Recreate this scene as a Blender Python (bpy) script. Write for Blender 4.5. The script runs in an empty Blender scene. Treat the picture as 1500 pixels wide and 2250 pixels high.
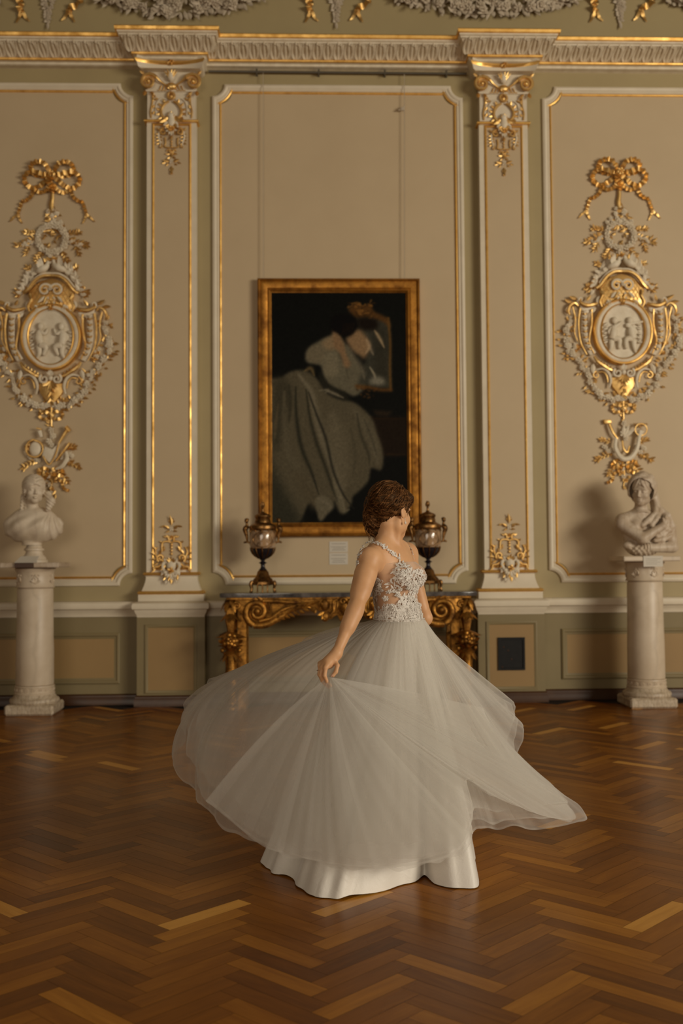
import bpy, math, random
import numpy as np
from math import sin, cos, pi, radians, sqrt, atan2, hypot
from mathutils import Vector

scene = bpy.context.scene
COL = scene.collection

# ------------------------------------------------------------------ camera
CAM_H, CAM_D, FPX = 1.32, 9.8, 2330.0
YAW, PITCH, ROLL = radians(1.85), radians(2.5), radians(-0.4)
_f = np.array([sin(YAW)*cos(PITCH), cos(YAW)*cos(PITCH), sin(PITCH)])
_r = np.array([cos(YAW), -sin(YAW), 0.0])
_u = np.cross(_r, _f)
_r2 = _r*cos(ROLL) + _u*sin(ROLL)
_u2 = -_r*sin(ROLL) + _u*cos(ROLL)
CAMP = np.array([0.0, -CAM_D, CAM_H])
cam_d = bpy.data.cameras.new('camera')
cam = bpy.data.objects.new('camera', cam_d)
COL.objects.link(cam)
scene.camera = cam
from mathutils import Matrix
cam.matrix_world = Matrix(((_r2[0], _u2[0], -_f[0], CAMP[0]), (_r2[1], _u2[1], -_f[1], CAMP[1]),
                           (_r2[2], _u2[2], -_f[2], CAMP[2]), (0, 0, 0, 1)))
cam_d.sensor_fit = 'HORIZONTAL'
cam_d.sensor_width = 24.0
cam_d.lens = FPX/1500.0*24.0
cam_d.clip_start = 0.05
cam_d.dof.use_dof = True
cam_d.dof.focus_distance = 4.7
cam_d.dof.aperture_fstop = 2.2


def at(px, py, Y=0.0):
    """world point seen at a pixel of the photo, on the plane y = Y"""
    d = _f + _r2*(px-750)/FPX - _u2*(py-1125)/FPX
    return CAMP + d*((Y-CAMP[1])/d[1])


# ------------------------------------------------------------------ view, world, lights
scene.view_settings.view_transform = 'Standard'
scene.view_settings.look = 'None'
scene.view_settings.gamma = 1.0
scene.view_settings.exposure = 0.0
scene.cycles.transparent_max_bounces = 24
world = bpy.data.worlds.new('room_ambient')
scene.world = world
world.use_nodes = True
_bg = world.node_tree.nodes['Background']
_bg.inputs[0].default_value = (1.0, 0.70, 0.42, 1)
_bg.inputs[1].default_value = 0.075


def area(name, loc, tgt, sx, sy, power, col):
    l = bpy.data.lights.new(name, 'AREA')
    l.shape = 'RECTANGLE'
    l.size, l.size_y, l.energy, l.color = sx, sy, power, col
    o = bpy.data.objects.new(name, l)
    COL.objects.link(o)
    o.location = loc
    o.rotation_euler = (Vector(tgt)-Vector(loc)).to_track_quat('-Z', 'Z').to_euler()
    return o


KEYC = (1.0, 0.905, 0.75)
area('window_daylight_near', (10.4, -10.6, 3.7), (0.6, -1.5, 1.6), 2.4, 4.2, 740, KEYC)
area('window_daylight_far', (10.4, -15.5, 3.7), (0.6, -2.5, 1.6), 2.4, 4.2, 330, KEYC)
area('rear_fill_light', (-3.0, -16.5, 3.2), (0.2, -3.0, 1.4), 6.0, 4.0, 300, (1.0, 0.87, 0.70))  # soft fill lamp added behind the camera, no window known there

# ------------------------------------------------------------------ object helpers
def lk(o):
    COL.objects.link(o)
    return o


def wloc(o):
    v = np.zeros(3)
    while o is not None:
        v += np.array(o.location)
        o = o.parent
    return v


def tag(o, label=None, cat=None, group=None, kind=None):
    if label: o['label'] = label
    if cat: o['category'] = cat
    if group: o['group'] = group
    if kind: o['kind'] = kind
    return o


def thing(name, loc, label, cat, group=None):
    o = lk(bpy.data.objects.new(name, None))
    o.location = tuple(float(c) for c in loc)
    o.empty_display_size = 0.1
    return tag(o, label, cat, group)


def make(name, verts, faces, mats, parent=None, fm=None, sharp=35, origin=None, uv=None, attrs=None):
    v = np.asarray(verts, dtype=float)
    if parent is not None:
        off = wloc(parent)
        loc = np.zeros(3)
        if origin is not None:
            loc = np.asarray(origin, float)-off
            off = np.asarray(origin, float)
    else:
        off = np.zeros(3) if origin is None else np.asarray(origin, float)
        loc = off
    me = bpy.data.meshes.new(name)
    me.from_pydata((v-off).tolist(), [], faces if isinstance(faces, list) else faces.tolist())
    for m in mats:
        me.materials.append(m)
    n = len(me.polygons)
    if fm is not None and len(mats) > 1:
        me.polygons.foreach_set('material_index', np.asarray(fm, dtype=np.int32))
    if sharp is not None:
        me.polygons.foreach_set('use_smooth', np.ones(n, bool))
        if sharp < 180:
            me.set_sharp_from_angle(angle=radians(sharp))
    if attrs:
        for an, (dom, arr) in attrs.items():
            a = me.color_attributes.new(an, 'FLOAT_COLOR', dom)
            a.data.foreach_set('color', np.asarray(arr, dtype=np.float32).ravel())
    if uv is not None:
        l = me.uv_layers.new(name='UVMap')
        l.data.foreach_set('uv', np.asarray(uv, dtype=np.float32).ravel())
    me.update()
    o = lk(bpy.data.objects.new(name, me))
    o.location = loc
    if parent is not None:
        o.parent = parent
    return o


def nrm(v):
    v = np.asarray(v, float)
    return v/(np.linalg.norm(v)+1e-12)


def spl(pts, n):
    """Catmull-Rom through pts, n samples"""
    P = np.asarray(pts, float)
    if len(P) == 2:
        t = np.linspace(0, 1, n)[:, None]
        return P[0]*(1-t)+P[1]*t
    Q = np.vstack([2*P[0]-P[1], P, 2*P[-1]-P[-2]])
    out = []
    for s in np.linspace(0, len(P)-1-1e-9, n):
        i = int(s); t = s-i
        p0, p1, p2, p3 = Q[i], Q[i+1], Q[i+2], Q[i+3]
        out.append(0.5*((2*p1)+(-p0+p2)*t+(2*p0-5*p1+4*p2-p3)*t*t+(-p0+3*p1-3*p2+p3)*t**3))
    return np.array(out)


class MB:
    def __init__(self):
        self.v = []; self.f = []; self.m = []; self.n = 0

    def add(self, verts, faces, mi=0):
        b = self.n
        V = np.asarray(verts, float)
        self.v.append(V); self.n += len(V)
        for q in faces:
            self.f.append(tuple(int(i)+b for i in q))
            self.m.append(mi)

    def box(self, x0, x1, y0, y1, z0, z1, mi=0, bev=0.0):
        if bev > 0:
            b = bev
            prof = [(x0+b, y0), (x1-b, y0), (x1, y0+b), (x1, y1-b), (x1-b, y1), (x0+b, y1), (x0, y1-b), (x0, y0+b)]
            ins = [(x0+b, y0+b), (x1-b, y0+b), (x1-b, y0+b), (x1-b, y1-b), (x1-b, y1-b), (x0+b, y1-b), (x0+b, y1-b), (x0+b, y0+b)]
            V = [(x, y, z0) for x, y in ins]+[(x, y, z0+b) for x, y in prof]+[(x, y, z1-b) for x, y in prof]+[(x, y, z1) for x, y in ins]
            F = []
            for r in range(3):
                for i in range(8):
                    j = (i+1) % 8
                    F.append((r*8+i, r*8+j, (r+1)*8+j, (r+1)*8+i))
            F.append(tuple(range(7, -1, -1))); F.append(tuple(range(24, 32)))
            self.add(V, F, mi)
            return
        V = [(x0, y0, z0), (x1, y0, z0), (x1, y1, z0), (x0, y1, z0), (x0, y0, z1), (x1, y0, z1), (x1, y1, z1), (x0, y1, z1)]
        self.add(V, [(3, 2, 1, 0), (4, 5, 6, 7), (0, 1, 5, 4), (1, 2, 6, 5), (2, 3, 7, 6), (3, 0, 4, 7)], mi)

    def tube(self, pts, rad, k=8, mi=0, flat=1.0, fdir=None, cap=True, n=None):
        """round tube along pts; rad scalar or list; flat squashes along fdir"""
        P = np.asarray(pts, float)
        if n:
            R = np.interp(np.linspace(0, 1, n), np.linspace(0, 1, len(rad)), rad) if np.ndim(rad) else np.full(n, rad)
            P = spl(P, n)
        else:
            R = np.asarray(rad, float) if np.ndim(rad) else np.full(len(P), float(rad))
            if len(R) != len(P): R = np.interp(np.linspace(0, 1, len(P)), np.linspace(0, 1, len(R)), R)
        T = np.gradient(P, axis=0)
        T /= (np.linalg.norm(T, axis=1)[:, None]+1e-12)
        if fdir is None:
            ref = np.array([0, 1.0, 0]) if abs(T[0][1]) < 0.9 else np.array([1.0, 0, 0])
        else:
            ref = nrm(fdir)
        V = []
        N = ref
        for i in range(len(P)):
            N = (N if fdir is None else ref)
            N = N-T[i]*np.dot(N, T[i])
            if np.linalg.norm(N) < 1e-6: N = np.cross(T[i], [0.3, 0.5, 0.8])
            N = nrm(N); B = np.cross(T[i], N)
            for j in range(k):
                a = 2*pi*j/k
                V.append(P[i]+R[i]*(cos(a)*N*flat+sin(a)*B))
        F = []
        for i in range(len(P)-1):
            for j in range(k):
                j2 = (j+1) % k
                F.append((i*k+j, i*k+j2, (i+1)*k+j2, (i+1)*k+j))
        if cap:
            F.append(tuple(range(k-1, -1, -1))); F.append(tuple(range((len(P)-1)*k, len(P)*k)))
        self.add(V, F, mi)

    def lathe(self, prof, c, k=32, mi=0, mis=None, sx=1.0, sy=1.0, rot=0.0, fl=None):
        """prof: list of (r,z); c centre (x,y,z0); fl(a)->radius factor"""
        V = []; n = len(prof)
        for r, z in prof:
            for j in range(k):
                a = 2*pi*j/k+rot
                g = fl(a) if fl else 1.0
                V.append((c[0]+r*g*cos(a)*sx, c[1]+r*g*sin(a)*sy, c[2]+z))
        for i in range(n-1):
            F = []
            for j in range(k):
                j2 = (j+1) % k
                F.append((i*k+j, i*k+j2, (i+1)*k+j2, (i+1)*k+j))
            if i == 0: base = self.n; self.add(V, F, mis[i] if mis else mi)
            else:
                for q in F:
                    self.f.append(tuple(a+base for a in q)); self.m.append(mis[i] if mis else mi)
        self.f.append(tuple(base+j for j in range(k-1, -1, -1))); self.m.append(mis[0] if mis else mi)
        self.f.append(tuple(base+(n-1)*k+j for j in range(k))); self.m.append(mis[-1] if mis else mi)

    def ell(self, c, r, mi=0, u=10, w=7, M=None):
        V = []; F = []
        for i in range(w+1):
            t = pi*i/w
            for j in range(u):
                a = 2*pi*j/u
                p = np.array([r[0]*sin(t)*cos(a), r[1]*sin(t)*sin(a), r[2]*cos(t)])
                if M is not None: p = M @ p
                V.append(np.asarray(c)+p)
        for i in range(w):
            for j in range(u):
                j2 = (j+1) % u
                F.append((i*u+j, (i+1)*u+j, (i+1)*u+j2, i*u+j2))
        self.add(V, F, mi)

    def prism(self, poly, y0, y1, mi=0, ax='y', bev=0.0, side=None):
        """poly in (x,z); extruded between y0 (front, nearer camera) and y1"""
        P = np.asarray(poly, float)
        a = 0.5*np.sum(P[:, 0]*np.roll(P[:, 1], -1)-np.roll(P[:, 0], -1)*P[:, 1])
        if a < 0: P = P[::-1]
        n = len(P)
        rings = []
        if bev > 0:
            d1 = P-np.roll(P, 1, 0); d2 = np.roll(P, -1, 0)-P
            d1 /= np.linalg.norm(d1, axis=1)[:, None]+1e-9; d2 /= np.linalg.norm(d2, axis=1)[:, None]+1e-9
            nn = np.stack([-(d1[:, 1]+d2[:, 1]), d1[:, 0]+d2[:, 0]], 1)
            nn /= np.linalg.norm(nn, axis=1)[:, None]+1e-9
            rings.append((P+nn*bev, y0)); rings.append((P+nn*bev*0.3, y0+bev*0.3)); rings.append((P, y0+bev)); rings.append((P, y1))
        else:
            rings = [(P, y0), (P, y1)]
        V = []
        for Q, y in rings:
            V += [(x, y, z) for x, z in Q]
        F = [tuple(range(n))]
        for r in range(len(rings)-1):
            for i in range(n):
                j = (i+1) % n
                F.append((r*n+j, r*n+i, (r+1)*n+i, (r+1)*n+j))
        F.append(tuple(range(len(rings)*n-1, (len(rings)-1)*n-1, -1)))
        self.add(V, F, mi)

    def sweep(self, path, prof, y=0.0, closed=True, mi=0, mis=None):
        """path in (x,z) ccw seen from the room; prof list (d inward, h toward the room)"""
        P = np.asarray(path, float); n = len(P)
        if closed:
            d1 = P-np.roll(P, 1, 0); d2 = np.roll(P, -1, 0)-P
        else:
            d2 = np.vstack([P[1:]-P[:-1], P[-1:]-P[-2:-1]]); d1 = np.vstack([d2[:1], d2[:-1]])
        d1 = d1/(np.linalg.norm(d1, axis=1)[:, None]+1e-12); d2 = d2/(np.linalg.norm(d2, axis=1)[:, None]+1e-12)
        n1 = np.stack([-d1[:, 1], d1[:, 0]], 1); n2 = np.stack([-d2[:, 1], d2[:, 0]], 1)
        m = n1+n2; m /= np.linalg.norm(m, axis=1)[:, None]+1e-12
        sc = 1/np.maximum(0.35, np.sum(m*n1, 1))
        V = []
        for d, h in prof:
            Q = P+m*(sc*d)[:, None]
            V += [(x, y-h, z) for x, z in Q]
        base = self.n
        self.add(V, [], 0)
        for r in range(len(prof)-1):
            for i in range(n if closed else n-1):
                j = (i+1) % n
                self.f.append((base+r*n+i, base+r*n+j, base+(r+1)*n+j, base+(r+1)*n+i))
                self.m.append(mis[r] if mis else mi)

    def leaf(self, p, d, nrmv, L, W, mi=0, curl=0.25, th=0.25, seg=5, bend=0.0):
        """solid pointed leaf; d direction, nrmv normal"""
        d = nrm(d); N = np.asarray(nrmv, float); N = nrm(N-d*np.dot(N, d)); S = np.cross(d, N)
        V = []; F = []
        for i in range(seg+1):
            t = i/seg
            w = W*0.5*sin(pi*min(1, t**0.8*0.97+0.03))*1.0
            c = np.asarray(p)+d*L*t*(1-abs(curl)*t*0.2)+N*(L*curl*t*t)+S*(bend*L*t*t)
            V += [c-S*w, c+N*w*th*1.6, c+S*w, c-N*w*th]
        for i in range(seg):
            for j in range(4):
                j2 = (j+1) % 4
                F.append((i*4+j, i*4+j2, (i+1)*4+j2, (i+1)*4+j))
        F.append((3, 2, 1, 0)); F.append(tuple(range(seg*4, seg*4+4)))
        self.add(V, F, mi)

    def flower(self, p, N, r, mi=0, k=5, rng=random):
        N = nrm(N)
        A = nrm(np.cross(N, [0.31, 0.12, 0.94])); B = np.cross(N, A)
        a0 = rng.random()*6.28
        for ring, (rr, nn, lift) in enumerate(((1.0, k, 0.15), (0.6, k-1, 0.45))):
            for j in range(nn):
                a = a0+2*pi*j/nn+ring*0.5
                d = cos(a)*A+sin(a)*B
                c = np.asarray(p)+d*r*rr*0.5+N*r*lift
                M = np.stack([d*r*0.46*rr+N*r*0.15, np.cross(N, d)*r*0.42*rr, N*r*0.2], 1)
                self.ell(c, (1, 1, 1), mi, 6, 4, M)
        self.ell(np.asarray(p)+N*r*0.5, (r*0.2,)*3, mi, 6, 4)

    def scroll(self, c, r0, r1, a0, turns, rad, mi=0, y=0.0, k=8, n=None, flat=1.0, dirn=1):
        """spiral in the wall plane; c (x,z)"""
        n = n or int(10*abs(turns))+6
        pts = []
        for i in range(n):
            t = i/(n-1)
            a = a0+dirn*2*pi*turns*t
            r = r0+(r1-r0)*t**0.85
            pts.append((c[0]+r*cos(a), y, c[1]+r*sin(a)))
        R = np.linspace(rad[0], rad[1], n) if np.ndim(rad) else rad
        self.tube(pts, R, k, mi, flat, (0, 1, 0))
        return pts

    def build(self, name, mats, parent=None, sharp=35, origin=None):
        V = np.vstack(self.v)
        if not isinstance(mats, (list, tuple)): mats = [mats]
        return make(name, V, self.f, mats, parent, self.m, sharp, origin)


def copy_tree(o, parent=None, off=None):
    c = lk(o.copy())
    c.parent = parent
    if off is not None: c.location = tuple(np.array(o.location)+np.array(off))
    for ch in list(o.children):
        copy_tree(ch, c)
    return c


# ------------------------------------------------------------------ implicit surface mesher
def sdf_mesh(fn, lo, hi, h, name, mats, parent=None, sharp=180, origin=None, blk=24, colfn=None, retry=None):
    """naive surface nets on blocks; fn(P Nx3)->distance (metres)"""
    lo = np.asarray(lo, float); hi = np.asarray(hi, float)
    n = np.ceil((hi-lo)/h).astype(int)+1
    vals = np.full(n, 1.0, dtype=np.float32)
    for i in range(0, n[0], blk):
        for j in range(0, n[1], blk):
            for k in range(0, n[2], blk):
                e = np.minimum([i+blk, j+blk, k+blk], n)
                c = lo+(np.array([i, j, k])+e-1)*0.5*h
                half = (e-np.array([i, j, k]))*0.5*h
                d = float(fn(c[None, :])[0])
                if abs(d) > np.linalg.norm(half)*1.25+2*h:
                    vals[i:e[0], j:e[1], k:e[2]] = d
                    continue
                g = np.stack(np.meshgrid(lo[0]+np.arange(i, e[0])*h, lo[1]+np.arange(j, e[1])*h, lo[2]+np.arange(k, e[2])*h, indexing='ij'), -1)
                vals[i:e[0], j:e[1], k:e[2]] = fn(g.reshape(-1, 3)).reshape(g.shape[:3])
    s = vals < 0
    c = [(a, b, d) for a in (0, 1) for b in (0, 1) for d in (0, 1)]
    sub = lambda A, a: A[a[0]:n[0]-1+a[0], a[1]:n[1]-1+a[1], a[2]:n[2]-1+a[2]]
    cnt = sum(sub(s, a).astype(np.int8) for a in c)
    act = (cnt > 0) & (cnt < 8)
    idx = np.argwhere(act)
    vid = np.full(act.shape, -1, dtype=np.int64); vid[act] = np.arange(len(idx))
    acc = np.zeros((len(idx), 3)); w = np.zeros(len(idx))
    V8 = {a: vals[idx[:, 0]+a[0], idx[:, 1]+a[1], idx[:, 2]+a[2]] for a in c}
    for a in c:
        for ax in range(3):
            if a[ax]: continue
            b = list(a); b[ax] = 1; b = tuple(b)
            va, vb = V8[a], V8[b]
            m = (va < 0) != (vb < 0)
            t = np.where(m, va/np.where(m, va-vb, 1), 0)
            p = np.tile(np.array(a, float), (len(idx), 1)); p[:, ax] += t
            acc[m] += p[m]; w[m] += 1
    P = lo+(idx+acc/w[:, None])*h
    faces = []
    for ax in range(3):
        o1, o2 = [(1, 2), (2, 0), (0, 1)][ax]
        A = s; sl = [slice(0, n[q]-1) if q == ax else slice(1, n[q]-1) for q in range(3)]
        sl2 = [slice(1, n[q]) if q == ax else slice(1, n[q]-1) for q in range(3)]
        a_, b_ = A[tuple(sl)], A[tuple(sl2)]
        for flip in (0, 1):
            m = (a_ & ~b_) if not flip else (~a_ & b_)
            q = np.argwhere(m)
            if len(q) == 0: continue
            for z in range(3):
                if z != ax: q[:, z] += 1
            d1 = np.zeros(3, int); d1[o1] = 1; d2 = np.zeros(3, int); d2[o2] = 1
            g = lambda r: vid[r[:, 0], r[:, 1], r[:, 2]]
            f = np.stack([g(q-d1-d2), g(q-d2), g(q), g(q-d1)], 1)
            if flip: f = f[:, ::-1]
            faces.append(f)
    Fc = np.vstack(faces)
    fm = None
    if colfn is not None:
        fm = colfn(P[Fc].mean(1))
    return make(name, P, Fc, mats, parent, fm, sharp, origin)


def smin(a, b, k):
    h = np.clip(0.5+0.5*(b-a)/k, 0, 1)
    return b*(1-h)+a*h-k*h*(1-h)


def smax(a, b, k):
    return -smin(-a, -b, k)


def cap(P, a, b, ra, rb):
    a = np.asarray(a, float); b = np.asarray(b, float)
    ab = b-a
    t = np.clip(((P-a)@ab)/(ab@ab), 0, 1)
    return np.linalg.norm(P-a-t[:, None]*ab, axis=1)-(ra+(rb-ra)*t)


def ellip(P, c, r, M=None):
    Q = P-np.asarray(c, float)
    if M is not None: Q = Q@M
    r = np.asarray(r, float)
    k0 = np.linalg.norm(Q/r, axis=1); k1 = np.linalg.norm(Q/(r*r), axis=1)
    return np.where(k1 > 1e-6, k0*(k0-1)/np.maximum(k1, 1e-6), -r.min())


def rotz(a):
    return np.array([[cos(a), -sin(a), 0], [sin(a), cos(a), 0], [0, 0, 1.0]])


def rotx(a):
    return np.array([[1.0, 0, 0], [0, cos(a), -sin(a)], [0, sin(a), cos(a)]])


def roty(a):
    return np.array([[cos(a), 0, sin(a)], [0, 1.0, 0], [-sin(a), 0, cos(a)]])

# ------------------------------------------------------------------ materials
def srgb(r, g, b):
    f = lambda c: (c/255/12.92) if c/255 <= 0.04045 else ((c/255+0.055)/1.055)**2.4
    return (f(r), f(g), f(b), 1.0)


class NT:
    def __init__(self, name):
        self.m = bpy.data.materials.new(name); self.m.use_nodes = True
        self.t = self.m.node_tree; self.n = self.t.nodes; self.l = self.t.links
        self.b = self.n['Principled BSDF']; self.out = self.n['Material Output']

    def node(self, typ, **kw):
        nd = self.n.new(typ)
        for k, v in kw.items():
            if k.startswith('i_'):
                key = k[2:]
                key = int(key) if key.isdigit() else key.replace('_', ' ')
                nd.inputs[key].default_value = v
            else: setattr(nd, k, v)
        return nd

    def link(self, a, b): self.l.new(a, b)

    def ramp(self, fac, stops):
        r = self.n.new('ShaderNodeValToRGB')
        e = r.color_ramp.elements
        while len(e) < len(stops): e.new(0.5)
        for i, (p, c) in enumerate(stops):
            e[i].position = p; e[i].color = c if len(c) == 4 else (*c, 1)
        self.link(fac, r.inputs[0])
        return r.outputs[0]

    def noise(self, scale, detail=3, rough=0.5, vec=None, dist=0.0):
        nd = self.node('ShaderNodeTexNoise')
        nd.inputs['Scale'].default_value = scale; nd.inputs['Detail'].default_value = detail
        nd.inputs['Roughness'].default_value = rough; nd.inputs['Distortion'].default_value = dist
        if vec is None:
            tc = self.node('ShaderNodeTexCoord'); vec = tc.outputs['Object']
        self.link(vec, nd.inputs['Vector'])
        return nd.outputs[0]

    def bump(self, h, strength=0.3, dist=0.01):
        b = self.node('ShaderNodeBump')
        b.inputs['Strength'].default_value = strength; b.inputs['Distance'].default_value = dist
        self.link(h, b.inputs['Height']); self.link(b.outputs[0], self.b.inputs['Normal'])


def paint(name, c, c2=None, rough=0.6, scale=6, bump=0.08, bs=60, spec=0.35):
    t = NT(name)
    c2 = c2 or tuple(x*0.86 for x in c[:3])+(1,)
    t.link(t.ramp(t.noise(scale, 4, 0.6), [(0.3, c2), (0.7, c)]), t.b.inputs['Base Color'])
    t.b.inputs['Roughness'].default_value = rough
    t.b.inputs['Specular IOR Level'].default_value = spec
    t.bump(t.noise(bs, 3), bump, 0.004)
    return t.m


def metal(name, c, c2, rough=0.35, scale=25, bump=0.3, bs=120, metallic=1.0, bd=0.004):
    t = NT(name)
    n = t.noise(scale, 4, 0.6)
    t.link(t.ramp(n, [(0.32, c2), (0.62, c)]), t.b.inputs['Base Color'])
    t.link(t.ramp(n, [(0.3, (rough+0.2,)*3), (0.7, (rough,)*3)]), t.b.inputs['Roughness'])
    t.b.inputs['Metallic'].default_value = metallic
    t.bump(t.noise(bs, 3), bump, bd)
    return t.m


M = {}
M['panel'] = paint('beige_panel_paint', (0.565, 0.44, 0.275, 1), (0.525, 0.405, 0.25, 1), 0.55, 1.3)
M['field'] = paint('grey_green_wall_paint', (0.40, 0.32, 0.165, 1), (0.36, 0.285, 0.145, 1), 0.55, 1.5)
M['trim'] = paint('cream_trim_paint', (0.74, 0.655, 0.50, 1), (0.67, 0.585, 0.44, 1), 0.45, 5)
M['plaster'] = paint('cream_plaster', (0.80, 0.72, 0.56, 1), (0.66, 0.56, 0.40, 1), 0.5, 14)
M['garland'] = paint('grey_cream_plaster', (0.62, 0.53, 0.40, 1), (0.46, 0.38, 0.27, 1), 0.6, 14)
M['gold'] = metal('gold_leaf', (0.90, 0.61, 0.24, 1), (0.70, 0.42, 0.13, 1), 0.36, 18)
M['goldline'] = metal('gilded_bead', (0.90, 0.56, 0.17, 1), (0.66, 0.36, 0.08, 1), 0.34, 9, 0.1, metallic=0.85)
M['frame'] = metal('gilded_frame', (0.48, 0.215, 0.032, 1), (0.18, 0.066, 0.010, 1), 0.42, 9, 0.4, 60, metallic=0.75)
M['tablegold'] = metal('old_gilded_wood', (0.50, 0.235, 0.042, 1), (0.09, 0.035, 0.008, 1), 0.36, 14, 0.5, 70, metallic=0.85, bd=0.006)
M['bronze'] = metal('dark_gilt_bronze', (0.36, 0.19, 0.065, 1), (0.06, 0.03, 0.012, 1), 0.30, 20, 0.3, 90)
M['blue'] = paint('dark_blue_enamel', (0.022, 0.018, 0.022, 1), (0.012, 0.010, 0.012, 1), 0.2, 8, 0.0)
M['brownbase'] = paint('dark_brown_skirting', (0.075, 0.032, 0.012, 1), (0.05, 0.02, 0.008, 1), 0.35, 6)
M['black'] = paint('black_niche', (0.010, 0.009, 0.008, 1), (0.004, 0.004, 0.004, 1), 0.7, 25)
M['rail'] = paint('dark_steel_rail', (0.10, 0.085, 0.06, 1), None, 0.4, 10)
M['dado'] = paint('dado_panel_paint', (0.345, 0.22, 0.088, 1), (0.31, 0.195, 0.078, 1), 0.55, 1.3)
M['fieldlow'] = paint('dark_olive_dado_paint', (0.25, 0.195, 0.095, 1), (0.22, 0.17, 0.08, 1), 0.55, 1.5)
M['cord'] = paint('clear_nylon_cord', (0.52, 0.44, 0.33, 1), None, 0.3, 10)
M['card'] = paint('white_card', (0.62, 0.57, 0.48, 1), (0.60, 0.55, 0.46, 1), 0.6, 8, 0.0)
M['ink'] = paint('grey_print', (0.33, 0.29, 0.23, 1), None, 0.6, 8, 0.0)


def marble(name, c, c2, vein, rough=0.3, sc=2.5):
    t = NT(name)
    tc = t.node('ShaderNodeTexCoord')
    w = t.node('ShaderNodeTexWave', i_Scale=sc, i_Distortion=9.0, i_Detail=4.0)
    t.link(tc.outputs['Object'], w.inputs['Vector'])
    veins = t.ramp(w.outputs[1], [(0.0, (1, 1, 1)), (0.10, (0.25, 0.25, 0.25)), (0.3, (0, 0, 0))])
    base = t.ramp(t.noise(sc*2.2, 5, 0.65, dist=0.6), [(0.3, c2), (0.68, c)])
    mx = t.node('ShaderNodeMix', data_type='RGBA')
    mm = t.node('ShaderNodeMath', operation='MULTIPLY', i_1=0.35)
    t.link(veins, mm.inputs[0]); t.link(mm.outputs[0], mx.inputs[0])
    t.link(base, mx.inputs[6]); mx.inputs[7].default_value = vein
    t.link(mx.outputs[2], t.b.inputs['Base Color'])
    t.b.inputs['Roughness'].default_value = rough
    t.bump(t.noise(90, 3), 0.06, 0.003)
    return t.m


M['marble'] = marble('white_bust_marble', (0.72, 0.62, 0.48, 1), (0.58, 0.47, 0.33, 1), (0.5, 0.4, 0.3, 1), 0.5)
M['bustpink'] = marble('warm_bust_marble', (0.62, 0.52, 0.40, 1), (0.42, 0.31, 0.20, 1), (0.33, 0.24, 0.15, 1), 0.5, 5)
M['colmarble'] = marble('veined_column_marble', (0.66, 0.55, 0.41, 1), (0.54, 0.43, 0.30, 1), (0.42, 0.34, 0.24, 1), 0.42, 1.6)
M['stonebase'] = marble('worn_base_marble', (0.60, 0.50, 0.37, 1), (0.36, 0.27, 0.17, 1), (0.18, 0.13, 0.09, 1), 0.5, 9)
M['darkmarble'] = paint('dark_table_marble', (0.15, 0.13, 0.115, 1), (0.035, 0.03, 0.03, 1), 0.14, 13, 0.0)


def wood():
    t = NT('oak_herringbone')
    tc = t.node('ShaderNodeTexCoord')
    at_ = t.node('ShaderNodeVertexColor', layer_name='plank')
    sep = t.node('ShaderNodeSeparateColor'); t.link(at_.outputs[0], sep.inputs[0])
    mp = t.node('ShaderNodeMapping'); mp.inputs['Scale'].default_value = (3.0, 42.0, 1)
    t.link(tc.outputs['UV'], mp.inputs[0])
    g = t.noise(1.0, 6, 0.65, mp.outputs[0], 0.8)
    mp2 = t.node('ShaderNodeMapping'); mp2.inputs['Scale'].default_value = (2.0, 9.0, 1)
    t.link(tc.outputs['UV'], mp2.inputs[0])
    g2 = t.noise(1.0, 3, 0.5, mp2.outputs[0], 2.2)
    big = t.noise(0.8, 3, 0.5, None, 0.0)
    a = t.node('ShaderNodeMath', operation='MULTIPLY', i_1=0.62); t.link(sep.outputs[0], a.inputs[0])
    b = t.node('ShaderNodeMath', operation='MULTIPLY_ADD', i_1=0.26); t.link(g, b.inputs[0]); t.link(a.outputs[0], b.inputs[2])
    c = t.node('ShaderNodeMath', operation='MULTIPLY_ADD', i_1=0.20); t.link(g2, c.inputs[0]); t.link(b.outputs[0], c.inputs[2])
    d = t.node('ShaderNodeMath', operation='MULTIPLY_ADD', i_1=0.16); t.link(big, d.inputs[0]); t.link(c.outputs[0], d.inputs[2])
    col = t.ramp(d.outputs[0], [(0.22, (0.040, 0.0110, 0.0006)), (0.42, (0.130, 0.038, 0.0018)), (0.60, (0.235, 0.078, 0.0045)), (0.78, (0.38, 0.148, 0.012)), (1.0, (0.60, 0.29, 0.05))])
    t.link(col, t.b.inputs['Base Color'])
    t.link(t.ramp(big, [(0.3, (0.22,)*3), (0.7, (0.36,)*3)]), t.b.inputs['Roughness'])
    t.b.inputs['Specular IOR Level'].default_value = 0.15
    t.bump(g, 0.12, 0.002)
    return t.m


M['wood'] = wood()
M['gap'] = paint('floor_joint_dirt', (0.012, 0.006, 0.003, 1), None, 0.8, 5)

# ------------------------------------------------------------------ floor: herringbone planks laid one by one
XC = 0.309            # axis of the middle bay
PL, PW = 0.392, 0.0771


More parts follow.
